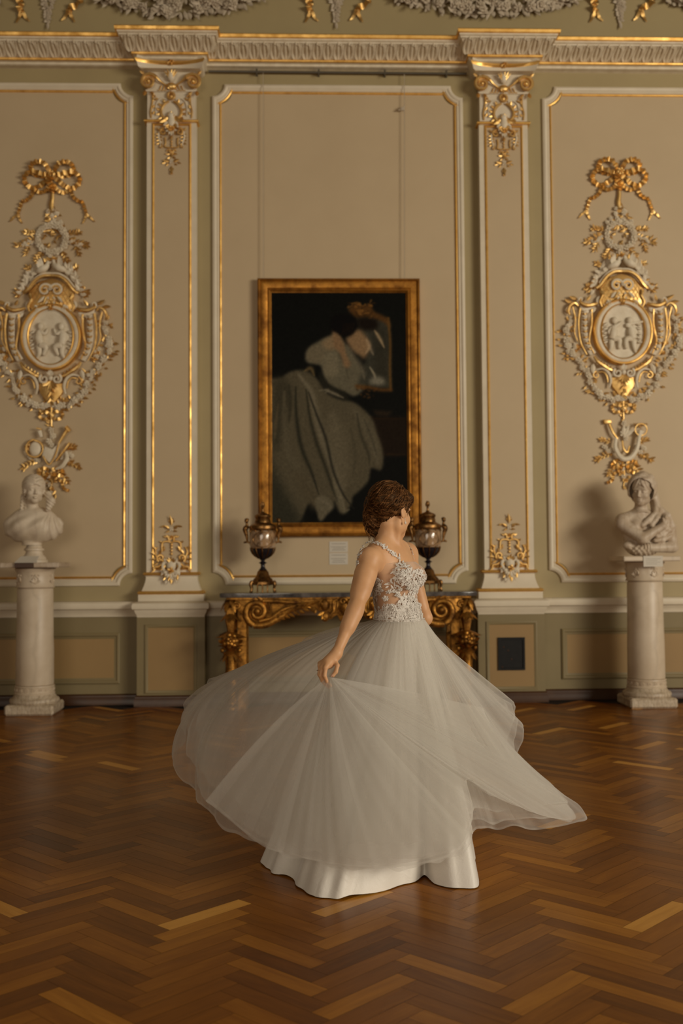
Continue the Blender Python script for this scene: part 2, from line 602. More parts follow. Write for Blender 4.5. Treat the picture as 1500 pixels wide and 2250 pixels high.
def build_floor():
    rng = np.random.default_rng(7)
    V, F, UV, CC, FM = [], [], [], [], []
    x0, x1, y0, y1 = -7.0, 7.5, -17.0, -0.02
    V += [(x0, y0, -0.004), (x1, y0, -0.004), (x1, 0.0, -0.004), (x0, 0.0, -0.004)]
    F.append((0, 1, 2, 3)); UV += [(0, 0)]*4; CC += [(0, 0, 0, 1)]*4; FM.append(1)
    e = np.array([cos(pi/4), sin(pi/4)]); g = np.array([-sin(pi/4), cos(pi/4)])
    org = np.array([0.6115, -6.378])
    gap = 0.0006
    for s in range(-24, 26):
        for k in range(-110, 240):
            for t in (0, 1):
                if t == 0: a, b, c, d = k*PW, k*PW+PL, k*PW, (k+1)*PW
                else: a, b, c, d = (k-1)*PW, k*PW, k*PW, k*PW+PL
                a += s*PL; b += s*PL; c -= s*PL; d -= s*PL
                ctr = org+e*(a+b)/2+g*(c+d)/2
                if not (x0 < ctr[0] < x1 and y0 < ctr[1] < y1+0.2): continue
                q = [org+e*u+g*w for u, w in ((a+gap, c+gap), (b-gap, c+gap), (b-gap, d-gap), (a+gap, d-gap))]
                if max(p[1] for p in q) > 0.0: continue
                n = len(V)
                V += [(p[0], p[1], 0.0) for p in q]
                F.append((n, n+1, n+2, n+3)); FM.append(0)
                o = rng.random(2)*50
                if t == 0: UV += [(o[0], o[1]), (o[0]+PL, o[1]), (o[0]+PL, o[1]+PW), (o[0], o[1]+PW)]
                else: UV += [(o[0], o[1]), (o[0], o[1]+PW), (o[0]+PL, o[1]+PW), (o[0]+PL, o[1])]
                r = 0.12+0.66*rng.beta(2.6, 2.9)
                if rng.random() < 0.035: r = 0.88+0.22*rng.random()
                CC += [(r, r, r, 1)]*4
    o = make('floor', V, F, [M['wood'], M['gap']], None, FM, None, None, UV, {'plank': ('CORNER', CC)})
    tag(o, kind='structure')


build_floor()

# ------------------------------------------------------------------ back wall and its mouldings
mb = MB(); mb.box(-7.0, 7.5, 0.0, 0.25, -0.01, 7.6)
tag(mb.build('wall_back', M['field']), kind='structure')


def notched(x0, x1, z0, z1, r, k=7):
    """rectangle with hollow quarter-round corners, ccw"""
    P = []
    for cx, cz, a0 in ((x0, z0, 90), (x1, z0, 180), (x1, z1, 270), (x0, z1, 0)):
        A = [radians(a0-90*i/k) for i in range(k+1)]
        arc = [(cx+r*cos(a), cz+r*sin(a)) for a in A]
        P += arc
    return P


TRN = [0]


def trim(mb, mats):
    TRN[0] += 1
    return tag(mb.build('trim_%d' % TRN[0], mats), kind='structure')


PR_WHITE = [(0.0, 0.0), (0.0, 0.020), (0.010, 0.030), (0.022, 0.034), (0.034, 0.030), (0.042, 0.020), (0.052, 0.024), (0.062, 0.018), (0.066, 0.010)]
PR_GOLD = [(0.066, 0.010), (0.068, 0.019), (0.076, 0.023), (0.084, 0.019), (0.087, 0.006)]
for a, b in ((-4.2, -1.604), (-0.869, 1.487), (2.240, 5.0)):
    mb = MB()
    pth = notched(a, b, 1.083, 5.766, 0.115)
    mb.sweep(pth, PR_WHITE, 0.0, True, 0)
    mb.sweep(pth, PR_GOLD, 0.0, True, 1)
    inner = notched(a+0.07, b-0.07, 1.083+0.07, 5.766-0.07, 0.115)
    mb.prism(inner, -0.006, 0.0, 2)
    trim(mb, [M['trim'], M['goldline'], M['panel']])

# dado panels under the rail
mb = MB(); mb.box(-7.0, 7.5, -0.003, 0.0, 0.0, 0.82)
trim(mb, [M['fieldlow']])
PR_D = [(0.0, 0.0), (0.0, 0.016), (0.012, 0.024), (0.026, 0.022), (0.034, 0.012), (0.048, 0.010), (0.056, 0.005)]
for a, b in ((-4.2, -1.715), (-0.74, 1.36), (2.345, 5.0)):
    mb = MB()
    mb.sweep([(a, 0.19), (b, 0.19), (b, 0.655), (a, 0.655)], PR_D, 0.0, True, 0)
    mb.box(a+0.05, b-0.05, -0.006, 0.0, 0.24, 0.605, 1)
    trim(mb, [M['fieldlow'], M['dado']])


def zy(zp, o):
    """true height of a point standing out o from the wall that lines up with wall height zp"""
    return CAM_H+(zp-CAM_H)*(CAM_D-o)/CAM_D


def extr(mb, prof, x0, x1, mi=0, ends=True):
    """profile list of (out, z) extruded along x"""
    n = len(prof)
    V = [(x0, -o, z) for o, z in prof]+[(x1, -o, z) for o, z in prof]
    F = [(i, i+1, n+i+1, n+i) for i in range(n-1)]
    if ends: F += [tuple(range(n-1, -1, -1)), tuple(range(n, 2*n))]
    mb.add(V, F, mi)


# dado rail
mb = MB()
R1 = [(0.0, 0.80), (0.018, 0.80), (0.022, 0.825), (0.034, 0.845), (0.050, 0.868), (0.078, 0.874), (0.084, 0.90), (0.080, 0.925), (0.066, 0.938), (0.0, 0.945)]
for a, b in ((-7.0, -1.5), (-0.95, 1.58), (2.12, 7.5)):
    extr(mb, R1, a, b, 0)
trim(mb, [M['trim']])
mb = MB()
RB = [(0.0, 0.0), (0.030, 0.0), (0.030, 0.060), (0.022, 0.072), (0.022, 0.088), (0.010, 0.098), (0.0, 0.10)]
for a, b in ((-7.0, -1.5), (-0.95, 1.58), (2.12, 7.5)):
    extr(mb, RB, a, b, 0)
tag(mb.build('baseboard_back', M['brownbase']), kind='structure')


# cornice with an acanthus cyma and breaks above the pilasters
def zimg(y, o, x=700): return at(x, y, -o)[2]


def cornice():
    zt, zw0, zw1, zg1, zg0, zb = [zimg(y, o) for y, o in ((77, 0.30), (85, 0.29), (96, 0.24), (131, 0.09), (138, 0.085), (152, 0.035))]
    G1 = [(0.0, zt+0.004), (0.315, zt+0.004), (0.322, zt-0.006), (0.315, zw0), (0.0, zw0)]
    W1 = [(0.29, zw0), (0.285, zw0-0.012), (0.268, zw0-0.018), (0.262, zw0-0.03), (0.245, zw1)]
    cy = []
    for i in range(13):
        t = i/12
        o = 0.245+(0.085-0.245)*(t-0.10*sin(2*pi*t))
        cy.append((o, zw1+(zg1-zw1)*t))
    G2 = [(0.085, zg1), (0.10, zg1-0.006), (0.104, (zg1+zg0)/2), (0.10, zg0+0.004), (0.085, zg0)]
    W2 = [(0.085, zg0), (0.060, zg0-0.004), (0.058, zg0-0.022), (0.040, zg0-0.030), (0.034, zb+0.008), (0.0, zb)]
    B = 0.135
    mb = MB()
    xs = [(-7.0, 0)]
    for c in (XC-1.545, XC+1.545):
        xs += [(c-0.325, 0), (c-0.325, 1), (c+0.325, 1), (c+0.325, 0)]
    xs += [(7.5, 0)]
    for prof, mi in ((G1, 1), (W1, 0), (cy, 0), (G2, 1), (W2, 0)):
        n = len(prof); V = []; rows = []
        for x, s in xs:
            # mitred: the break widens with projection
            for o, z in prof:
                dx = 0.0
                if (x, s) != xs[0] and (x, s) != xs[-1]:
                    c = XC-1.545 if x < XC else XC+1.545
                    dx = (o-0.06)*0.55*(1 if x > c else -1)
                V.append((x+dx, -(o+(B if s else 0)), z))
        F = []
        for k in range(len(xs)-1):
            for i in range(n-1):
                F.append((k*n+i, k*n+i+1, (k+1)*n+i+1, (k+1)*n+i))
        mb.add(V, F, mi)
    # carved acanthus leaves lying on the cyma
    rng = random.Random(3)

    def leafrow(xa, xb, out):
        n = int((xb-xa)/0.095)
        for i in range(n):
            x = xa+(i+0.5)*(xb-xa)/n
            for s in (-1, 0, 1):
                z0 = zg1+0.006; L = (zw1-zg1)*(1.0 if s == 0 else 0.8)
                P = []
                for q in range(6):
                    t = q/5
                    j = min(12, int((1-t*(0.98 if s == 0 else 0.8))*12))
                    o, z = cy[j]
                    P.append((x+s*(0.012+0.026*sin(t*2.6)), -(o+out+0.006+0.012*t*t*(1 if t < 1 else 1.6)), z))
                mb.tube(P, [0.012, 0.017, 0.016, 0.013, 0.011, 0.006], 6, 0, 0.6, (0, 1, 0))
            P = [(x+0.047, -(cy[j][0]+out+0.004), cy[j][1]) for j in (12, 9, 6, 3, 1)]
            mb.tube(P, [0.004, 0.008, 0.010, 0.012, 0.009], 5, 0)
            P = [(x+0.02+0.02*cos(a), -(cy[1][0]+out+0.012), cy[1][1]-0.008+0.008*sin(a)) for a in np.linspace(0, 5, 7)]
            mb.tube(P, 0.004, 5, 0)
    for xa, xb, o in ((-2.95, XC-1.87, 0), (XC-1.87-0.08, XC-1.22+0.08, B), (XC-1.22, XC+1.22, 0), (XC+1.22-0.08, XC+1.87+0.08, B), (XC+1.87, 3.75, 0)):
        leafrow(xa, xb, o)
    return trim(mb, [M['plaster'], M['goldline']])


cornice()

# ------------------------------------------------------------------ relief ornament kit (x right, z up, h = height off the wall)
class Orn(MB):
    """ornament drawn around a centre on the wall; s mirrors x"""
    def __init__(self, c, y=0.0, k=1.0, seed=1):
        super().__init__()
        self.c = c; self.y = y; self.k = k; self.s = 1; self.rng = random.Random(seed)

    def P(self, x, z, h=0.0):
        return np.array([self.c[0]+self.s*x*self.k, self.y-h, self.c[1]+z*self.k])

    def st(self, pts, rad, mi=1, h=0.01, kk=7, n=None, flat=0.8):
        """stroke; pts (x,z) or (x,z,h)"""
        Q = [self.P(p[0], p[1], p[2] if len(p) > 2 else h) for p in pts]
        self.tube(Q, rad, kk, mi, flat, (0, 1, 0), n=n or max(8, 5*len(pts)))

    def sc(self, x, z, r0, r1, a0, turns, rad, mi=1, h=0.012, d=1):
        n = int(12*abs(turns))+5; Q = []
        for i in range(n):
            t = i/(n-1); a = radians(a0)+d*2*pi*turns*t; r = r0+(r1-r0)*t**0.8
            Q.append(self.P(x+r*cos(a), z+r*sin(a), h+0.3*rad[0]*t))
        self.tube(Q, np.linspace(rad[0], rad[1], n), 7, mi, 0.9, (0, 1, 0))

    def lf(self, x, z, ang, L, W, mi=1, h=0.008, curl=0.25):
        a = radians(ang)
        d = np.array([self.s*cos(a), 0, sin(a)])
        self.leaf(self.P(x, z, h), d, (0, -1, 0.0), L, W, mi, curl, seg=4, bend=self.rng.uniform(-.15, .15))

    def fl(self, x, z, r, mi=0, h=0.012):
        self.flower(self.P(x, z, h), (self.rng.uniform(-.4, .4), -1, self.rng.uniform(-.4, .4)), r, mi, self.rng.choice((4, 5, 6)), self.rng)

    def palm(self, x, z, n, r, a0, a1, w, mi=1, h=0.012):
        for i in range(n):
            a = a0+(a1-a0)*i/(n-1)
            L = r*(1-0.25*abs(2*i/(n-1)-1))
            self.lf(x, z, a, L, w, mi, h, 0.3)

    def both(self, fn):
        for s in (1, -1):
            self.s = s; fn()
        self.s = 1

    def spray(self, x, z, ang, L, n, lw, ll, mi=1, h=0.01, fl=0.0):
        """curved twig with leaves"""
        a = radians(ang)
        for i in range(n):
            t = (i+0.5)/n
            px, pz = x+cos(a)*L*t, z+sin(a)*L*t-0.12*L*t*t
            for sd in (-1, 1):
                self.lf(px, pz, ang+sd*self.rng.uniform(30, 60), ll*self.rng.uniform(.7, 1.15), lw, mi, h+self.rng.random()*0.012, self.rng.uniform(.1, .5))
        self.lf(x+cos(a)*L*.9, z+sin(a)*L*.9-0.12*L, ang, ll, lw, mi, h)
        self.st([(x, z), (x+cos(a)*L*.5, z+sin(a)*L*.5-.03*L), (x+cos(a)*L, z+sin(a)*L-.12*L)], 0.004, mi, h)

    def garland(self, pts, rf, n, mi_f=0, leafL=0.05, hb=0.015, spread=0.02, gold_leaves=True):
        C = spl([(p[0], 0, p[1]) for p in pts], n)
        for i, p in enumerate(C):
            t = i/(n-1); g = 0.65+0.35*sin(pi*t)
            x, z = p[0]+self.rng.uniform(-1, 1)*spread*0.5, p[2]+self.rng.uniform(-1, 1)*spread*0.5
            self.fl(x, z, rf*g*self.rng.uniform(.75, 1.2), mi_f, hb+self.rng.random()*0.015)
            if gold_leaves:
                for _ in range(2):
                    a = self.rng.uniform(0, 360)
                    q = self.rng.uniform(.8, 1.4)*spread
                    self.lf(x+cos(radians(a))*q, z+sin(radians(a))*q, a, leafL*self.rng.uniform(.6, 1.1), leafL*0.42, 1, 0.006+self.rng.random()*0.014)


def ribbon(mb, pts, w, mi, y=0.0, n=40, waves=9, amp=0.35, th=0.005, k=1.0, c=(0, 0), s=1):
    """crinkled band whose width stands partly away from the wall"""
    C = spl([(p[0], p[2] if len(p) > 2 else 0.02, p[1]) for p in pts], n)
    T = np.gradient(C, axis=0); T /= np.linalg.norm(T, axis=1)[:, None]+1e-9
    V = []; F = []
    W = np.interp(np.linspace(0, 1, n), np.linspace(0, 1, len(w)), w) if np.ndim(w) else np.full(n, w)
    for i in range(n):
        t = i/(n-1)
        tw = amp*sin(2*pi*waves*t)*1.0
        S = np.array([-T[i][2], 0, T[i][0]])
        D = S*cos(tw)+np.array([0, 1.0, 0])*sin(tw)
        Nn = np.cross(T[i], D)
        off = 0.25*W[i]*sin(2*pi*waves*t+1.0)
        for (a, b) in ((-.5, -1), (.5, -1), (.5, 1), (-.5, 1)):
            q = C[i]+D*W[i]*a+Nn*th*b+np.array([0, off, 0])
            V.append((c[0]+s*q[0]*k, y-max(0.003, q[1]*k), c[1]+q[2]*k))
    for i in range(n-1):
        for j in range(4):
            j2 = (j+1) % 4
            F.append((i*4+j, i*4+j2, (i+1)*4+j2, (i+1)*4+j))
    F += [(3, 2, 1, 0), tuple(range(4*n-4, 4*n))]
    mb.add(V, F, mi)


WG = [M['plaster'], M['gold']]
GG = [M['garland'], M['gold']]


def wrap3(mb, prof, c, hw, out, mi=0):
    """profile (o,z) run round the front and two sides of a block on the wall"""
    V = []; n = len(prof)
    for sx, fr in ((-1, 0), (-1, 1), (1, 1), (1, 0)):
        for o, z in prof:
            V.append((c+sx*(hw+o), -(out+o) if fr else 0.0, z))
    F = []
    for k in range(3):
        for i in range(n-1):
            F.append((k*n+i, k*n+i+1, (k+1)*n+i+1, (k+1)*n+i))
    F.append((0, n, 2*n, 3*n)); F.append((n-1, 4*n-1, 3*n-1, 2*n-1))
    mb.add(V, F, mi)


def roll(z0, z1, o, r):
    return [(0.0, z0)]+[(o+r*sin(a), (z0+z1)/2-(z1-z0)/2*cos(a)) for a in np.linspace(0, pi, 7)]+[(0.0, z1)]


def pilaster(c, label):
    t = thing('pilaster', (c, 0, 0), label, 'pilaster', 'pilasters flanking the middle bay')
    # pedestal
    mb = MB()
    mb.box(c-0.305, c+0.305, -0.15, 0.0, 0.0, 0.82, 3)
    mb.sweep([(c-0.232, 0.115), (c+0.232, 0.115), (c+0.232, 0.735), (c-0.232, 0.735)],
             [(0.0, 0.0), (0.0, 0.010), (0.010, 0.014), (0.020, 0.010), (0.03, 0.002)], -0.15, True, 3)
    mb.box(c-0.204, c+0.204, -0.153, -0.15, 0.145, 0.705, 1)
    wrap3(mb, [(0, 0.80), (0.010, 0.80), (0.016, 0.825), (0.028, 0.845), (0.034, 0.868), (0.050, 0.874), (0.054, 0.90), (0.048, 0.925), (0.024, 0.938), (0.0, 0.945)], c, 0.292, 0.142, 0)
    wrap3(mb, [(0, 0.0), (0.022, 0.0), (0.022, 0.06), (0.014, 0.072), (0.014, 0.088), (0.004, 0.10), (0, 0.10)], c, 0.306, 0.15, 2)
    mb.box(c-0.295, c+0.295, -0.142, 0, 0.94, 1.005, 0)
    ped = mb.build('pedestal', [M['trim'], M['dado'], M['brownbase'], M['fieldlow']], t)
    # base
    mb = MB()
    wrap3(mb, roll(1.003, 1.036, 0.012, 0.02), c, 0.268, 0.125, 1)
    wrap3(mb, [(0, 1.035)]+[(0.034*(1-sin(a))**1.0, 1.036+0.13*(a/(pi/2))) for a in np.linspace(0, pi/2, 9)]+[(0.006, 1.170), (0.012, 1.175), (0.0, 1.178)], c, 0.232, 0.095, 0)
    wrap3(mb, roll(1.176, 1.205, 0.006, 0.018), c, 0.232, 0.095, 1)
    mb.build('base', [M['trim'], M['goldline']], t)
    # shaft
    mb = MB()
    mb.box(c-0.229, c+0.229, -0.09, 0.0, 1.2, 5.372, 0)
    mb.sweep([(c-0.182, 1.225), (c+0.182, 1.225), (c+0.182, 5.36), (c-0.182, 5.36)], [(0, 0), (0.004, 0.010), (0.012, 0.014), (0.020, 0.010), (0.026, 0.0)], -0.09, True, 1)
    mb.box(c-0.158, c+0.158, -0.093, -0.09, 1.25, 5.335, 2)
    mb.build('shaft', [M['trim'], M['goldline'], M['panel']], t)
    # capital block
    mb = MB()
    mb.box(c-0.222, c+0.222, -0.105, 0, 5.36, 5.90, 0)
    wrap3(mb, roll(5.362, 5.388, 0.006, 0.014), c, 0.232, 0.105, 1)
    wrap3(mb, [(0, 5.645), (0.012, 5.65), (0.014, 5.665), (0, 5.672)], c, 0.222, 0.105, 0)
    # concave abacus
    N = 14; V = []
    pr = [(0.0, 5.835, 0), (0.020, 5.845, 0), (0.028, 5.87, 0), (0.03, 5.885, 1), (0.045, 5.90, 1), (0.045, 5.915, 0), (0.03, 5.925, 0), (0.03, 5.965, 0)]
    for i in range(N+1):
        u = -1+2*i/N
        dp = 0.115+0.075*abs(u)**2.2
        for o, z, _ in pr:
            V.append((c+u*(0.272+o), -(dp+o), z))
    n = len(pr)
    base = mb.n
    mb.add(V, [], 0)
    for i in range(N):
        for j in range(n-1):
            mb.f.append((base+i*n+j, base+i*n+j+1, base+(i+1)*n+j+1, base+(i+1)*n+j)); mb.m.append(pr[j][2])
    mb.add([(c+sx*(0.272+o), yy, z) for sx in (-1, 1) for o, z, _ in pr for yy in (-(0.19+o), 0)],
           [tuple(b+q for q in (2*j, 2*j+2, 2*j+3, 2*j+1)) for b in (0, 2*n) for j in range(n-1)], 0)
    mb.add([(c-0.30, -0.22, 5.965), (c+0.30, -0.22, 5.965), (c+0.30, 0, 5.965), (c-0.30, 0, 5.965)], [(0, 1, 2, 3)], 0)
    mb.add([(c-0.272, -0.19, 5.835), (c+0.272, -0.19, 5.835), (c+0.272, 0, 5.835), (c-0.272, 0, 5.835)], [(3, 2, 1, 0)], 0)
    cap_ = mb.build('capital', [M['trim'], M['goldline']], t)
    # gilded volutes and scrollwork
    o = Orn((c, 5.36), -0.105, 1.0, 5)

    def side():
        o.sc(0.205, 0.365, 0.080, 0.010, 150, 1.9, (0.020, 0.008), 1, 0.045, -1)
        o.sc(0.205, 0.365, 0.060, 0.010, 150, 1.4, (0.018, 0.010), 0, 0.025, -1)
        o.ell(o.P(0.205, 0.365, 0.06), (0.018, 0.015, 0.018), 1)
        o.st([(0.135, 0.405, .05), (0.09, 0.37, .03), (0.045, 0.345, .02), (0.01, 0.34, .02)], [0.014, 0.010, 0.008, 0.006], 1)
        o.lf(0.235, 0.29, -80, 0.075, 0.04, 1, 0.03, 0.5); o.lf(0.19, 0.285, -130, 0.055, 0.03, 1, 0.02, 0.4)
        o.lf(0.245, 0.44, 40, 0.05, 0.03, 1, 0.04)
        for i in range(3): o.st([(0.03+i*.03, 0.345), (0.05+i*.03, 0.30), (0.075+i*.028, 0.30)], [.006, .005], 1, .012)
        # lower field
        o.st([(0.17, 0.265), (0.175, 0.18), (0.19, 0.10), (0.185, 0.04)], [.012, .008, .009, .007], 1)
        for z in (0.24, 0.19, 0.13, .07): o.lf(0.175, z, 120, 0.04, 0.022, 1, .012)
        o.sc(0.155, 0.235, 0.03, 0.006, 200, 1.1, (.009, .005), 1, .014)
        o.st([(0.02, 0.195), (0.06, 0.17), (0.09, 0.12), (0.09, 0.07), (0.06, 0.03), (0.03, 0.01)], [.010, .014, .012, .014, .010, .008], 1, .018)
        for i, (x, z, a) in enumerate(((.085, .15, 40), (.10, .115, 15), (.10, .08, -10), (.085, .05, -40), (.06, .175, 70))):
            o.lf(x, z, a, 0.045, 0.024, 1, .014)
        o.st([(0.045, 0.215), (0.09, 0.225), (0.13, 0.19), (0.145, 0.13), (0.14, 0.06)], [.008, .006, .005], 0, .01)
        o.lf(0.03, 0.03, -20, 0.08, 0.035, 1, .02); o.lf(0.03, 0.01, -60, 0.07, 0.035, 0, .02)
    o.both(side)
    o.ell(o.P(0, 0.335, 0.02), (0.05, 0.025, 0.035), 1, 12, 6)
    o.palm(0, 0.325, 5, 0.05, 200, 340, 0.022, 1, .03)
    o.sc(0, 0.245, 0.035, 0.03, 90, 1.0, (.011, .011), 1, .02); o.ell(o.P(0, .245, .01), (.018, .012, .022), 1)
    o.ell(o.P(0, 0.06, 0.015), (0.035, 0.03, 0.04), 0, 12, 7); o.palm(0, 0.045, 5, 0.05, 30, 150, 0.022, 1, .03)
    o.ell(o.P(0, 0.43, 0.03), (0.04, 0.03, 0.055), 0, 12, 7)
    for a in (50, 70, 90, 110, 130): o.lf(0, 0.395, a, 0.095, 0.022, 1, .05, 0.15)
    o.fl(0, 0.545, 0.038, 1, .06)
    for a in (20, 160, -20, 200): o.lf(0, 0.44, a, 0.06, 0.025, 0, .04)
    o.build('scrollwork', WG, t)
    # hanging ornament below the capital
    o = Orn((c, 5.36), -0.092, 1.0, 9)

    def side2():
        o.lf(0.01, 0.06, -35, 0.13, 0.05, 1, .025); o.lf(0.01, 0.03, -60, 0.12, 0.045, 0, .025); o.lf(0.0, -0.02, -75, 0.13, 0.045, 1, .02)
        o.sc(0.075, -0.09, 0.035, 0.008, 100, 1.2, (.012, .006), 1, .02, -1)
        o.st([(0.02, -0.05), (0.07, -0.05), (0.115, -0.07), (0.135, -0.05)], [.008, .010, .009, .005], 1, .018)
        o.st([(0.105, -0.07), (0.12, -0.13), (0.10, -0.20), (0.11, -0.235)], [.008, .010, .007, .005], 0, .014)
        for z in (-.1, -.13, -.16, -.19): o.lf(0.112, z, -30, .035, .018, 1, .014); o.lf(0.108, z, 210, .03, .016, 1, .014)
        o.sc(0.10, -0.225, 0.018, 0.005, 90, .9, (.008, .004), 1, .014)
        o.st([(0.06, -0.14), (0.055, -0.19), (0.062, -0.225), (0.03, -0.235), (0.0, -0.232)], [.008, .007, .008, .006], 1, .012)
        o.st([(0.045, -0.27), (0.03, -0.255), (0.012, -0.275), (0.008, -0.30)], [.005, .010, .008], 1, .014)
        o.lf(0.01, -0.29, -10, .05, .025, 1); o.lf(0.015, -0.315, -45, .04, .02, 1)
        o.lf(0.015, -0.365, 15, .065, .032, 1, .012); o.lf(0.055, -0.37, -20, .04, .02, 1); o.lf(0.03, -0.38, -50, .035, .02, 1)
    o.both(side2)
    o.ell(o.P(0, 0.0, 0.02), (0.04, 0.035, 0.06), 0, 12, 7)
    o.palm(0, -0.02, 7, 0.09, 200, 340, 0.028, 1, .035); o.palm(0, -0.05, 5, 0.10, 225, 315, 0.028, 0, .03)
    o.fl(0, -0.07, .04, 1, .03); o.lf(0, -0.12, -90, .06, .03, 1, .02)
    for z in (-.175, -.20, -.225): o.ell(o.P(0, z, .01), (.009, .009, .012), 1)
    o.fl(0, -.265, .022, 1, .01); o.lf(0, -.29, -90, .045, .03, 1, .015)
    o.fl(0, -.365, .026, 0, .012)
    o.lf(0, -.405, -90, .09, .028, 1, .01); o.lf(0, -.42, -50, .035, .02, 1); o.lf(0, -.42, -130, .035, .02, 1); o.fl(0, -.475, .014, 1)
    o.build('pendant_ornament', WG, t)
    # upright ornament at the foot
    o = Orn((c, 1.20), -0.092, 1.0, 12)

    def side3():
        o.st([(0.01, 0.13, .02), (0.06, 0.10, .03), (0.075, 0.05, .04), (0.05, 0.0, .05), (0.035, -0.04, .055)], [.012, .018, .014, .016, .012], 0)
        o.sc(0.095, 0.135, 0.038, 0.008, -60, 1.3, (.013, .006), 1, .018, 1)
        o.st([(0.065, 0.10), (0.11, 0.06), (0.155, 0.05), (0.16, 0.02)], [.012, .010, .008], 1, .018)
        o.st([(0.13, 0.14), (0.145, 0.19), (0.125, 0.235)], [.010, .008, .005], 1, .016)
        for i, (x, z, a) in enumerate(((.12, .09, -20), (.14, .12, 10), (.145, .16, 35), (.135, .2, 60), (.09, .06, -50), (.15, .04, -60), (.11, .17, 120))):
            o.lf(x, z, a, .05, .024, 1, .014)
        for i, (x, z, a, m) in enumerate(((.05, .07, -40, 1), (.06, .03, -70, 0), (.05, -.01, -80, 1), (.03, .08, 60, 0), (.035, -.04, -75, 0), (.055, .1, 20, 1))):
            o.lf(x, z, a, .065, .03, m, .04)
        o.st([(0.085, 0.19), (0.08, 0.27), (0.04, 0.285), (0.0, 0.275)], [.009, .010, .008], 1, .014)
        o.lf(0.08, 0.19, 110, .06, .03, 1, .014); o.lf(0.085, 0.275, 20, .03, .02, 1)
        o.st([(0.02, 0.29), (0.03, 0.33), (0.055, 0.325), (0.07, 0.335)], [.010, .012, .005], 1, .014)
        o.lf(0.015, 0.31, 50, .05, .025, 1)
        o.lf(0.02, 0.40, 30, .055, .03, 1, .012); o.lf(0.055, 0.425, -5, .05, .02, 1); o.lf(0.01, 0.385, -20, .05, .02, 1)
        o.lf(0.01, 0.455, 50, .03, .018, 1)
    o.both(side3)
    o.ell(o.P(0, 0.07, 0.03), (0.045, 0.035, 0.06), 0, 12, 7)
    o.palm(0, 0.03, 7, 0.10, 205, 335, 0.028, 0, .055); o.palm(0, 0.08, 5, .08, 50, 130, .026, 1, .05)
    o.fl(0, 0.02, .035, 1, .07); o.lf(0, -0.02, -90, .09, .04, 1, .06); o.lf(0, .0, -75, .08, .03, 0, .06); o.lf(0, .0, -105, .08, .03, 1, .06)
    for z in (.17, .2, .23, .255): o.ell(o.P(0, z, .01), (.012, .01, .014), 1)
    o.fl(0, .32, .026, 1, .012); o.fl(0, .395, .024, 0, .012)
    o.lf(0, .43, 90, .10, .03, 1, .012)
    for z in (.45, .475): o.lf(0, z, 50, .03, .018, 1); o.lf(0, z, 130, .03, .018, 1)
    o.build('foot_ornament', WG, t)
    return t


pil = pilaster(XC-1.545, 'cream pilaster with gilded capital, left of the tall painting')
p2 = copy_tree(pil, None, (3.09, 0, 0))
tag(p2, 'cream pilaster with gilded capital, right of the painting, above the small black wall niche')

# black niche in the right pedestal
mb = MB()
cx, cz = (1.726+1.972)/2, 0.442
mb.box(cx-0.123, cx+0.123, -0.160, -0.1535, cz-0.148, cz+0.148, 0)
mb.sweep([(cx-0.123, cz-0.148), (cx+0.123, cz-0.148), (cx+0.123, cz+0.148), (cx-0.123, cz+0.148)], [(0, 0), (0, 0.008), (0.018, 0.008), (0.020, 0.0)], -0.16, True, 0)
for q in ((-.03, .03), (.0, -.05), (-.07, .06), (-.085, -.12)):
    mb.ell((cx+q[0], -0.161, cz+q[1]), (.007, .003, .009), 1, 7, 5)
tag(mb.build('wall_hatch', [M['black'], M['brownbase']]), 'small square black wall hatch set low in the right pilaster pedestal', 'hatch')

# ------------------------------------------------------------------ big gilded reliefs in the side panels (units: photo pixels at the wall, 0.00421 m)
KP = 0.00421


def dove(o, x, z, face, sc=1.0, h=0.05):
    """small plaster dove; face +1 looks right"""
    mb = o
    def p(a, b, c): return o.P(x+face*a*sc, z+b*sc, h+c)
    k = o.k*sc
    body = [p(-16, -4, 0), p(-9, -1, .01), p(0, 3, .015), p(7, 8, .012), p(9, 14, .01)]
    mb.tube(body, np.array([4, 7.5, 9, 6, 4.4])*k, 10, 0, n=12)
    mb.ell(p(9.5, 16.5, .01), (4.6*k, 4.4*k, 4.6*k), 0, 10, 7)
    mb.leaf(p(13, 16.5, .01), (face, 0, -0.3), (0, -1, 0), 5*k, 3*k, 0, 0.1)
    for i in range(4):
        a = radians(195+i*7)
        mb.leaf(p(-12, -3, 0), (face*cos(a), 0, sin(a)), (0, -1, .2), 17*k, 6*k, 0, 0.1)
    for i in range(6):
        a = radians(100+i*16)
        mb.leaf(p(-1, 5, .02), (face*cos(a), -0.35, sin(a)), (0.2, -1, 0), (24-2.2*i)*k, 7*k, 0, 0.2)


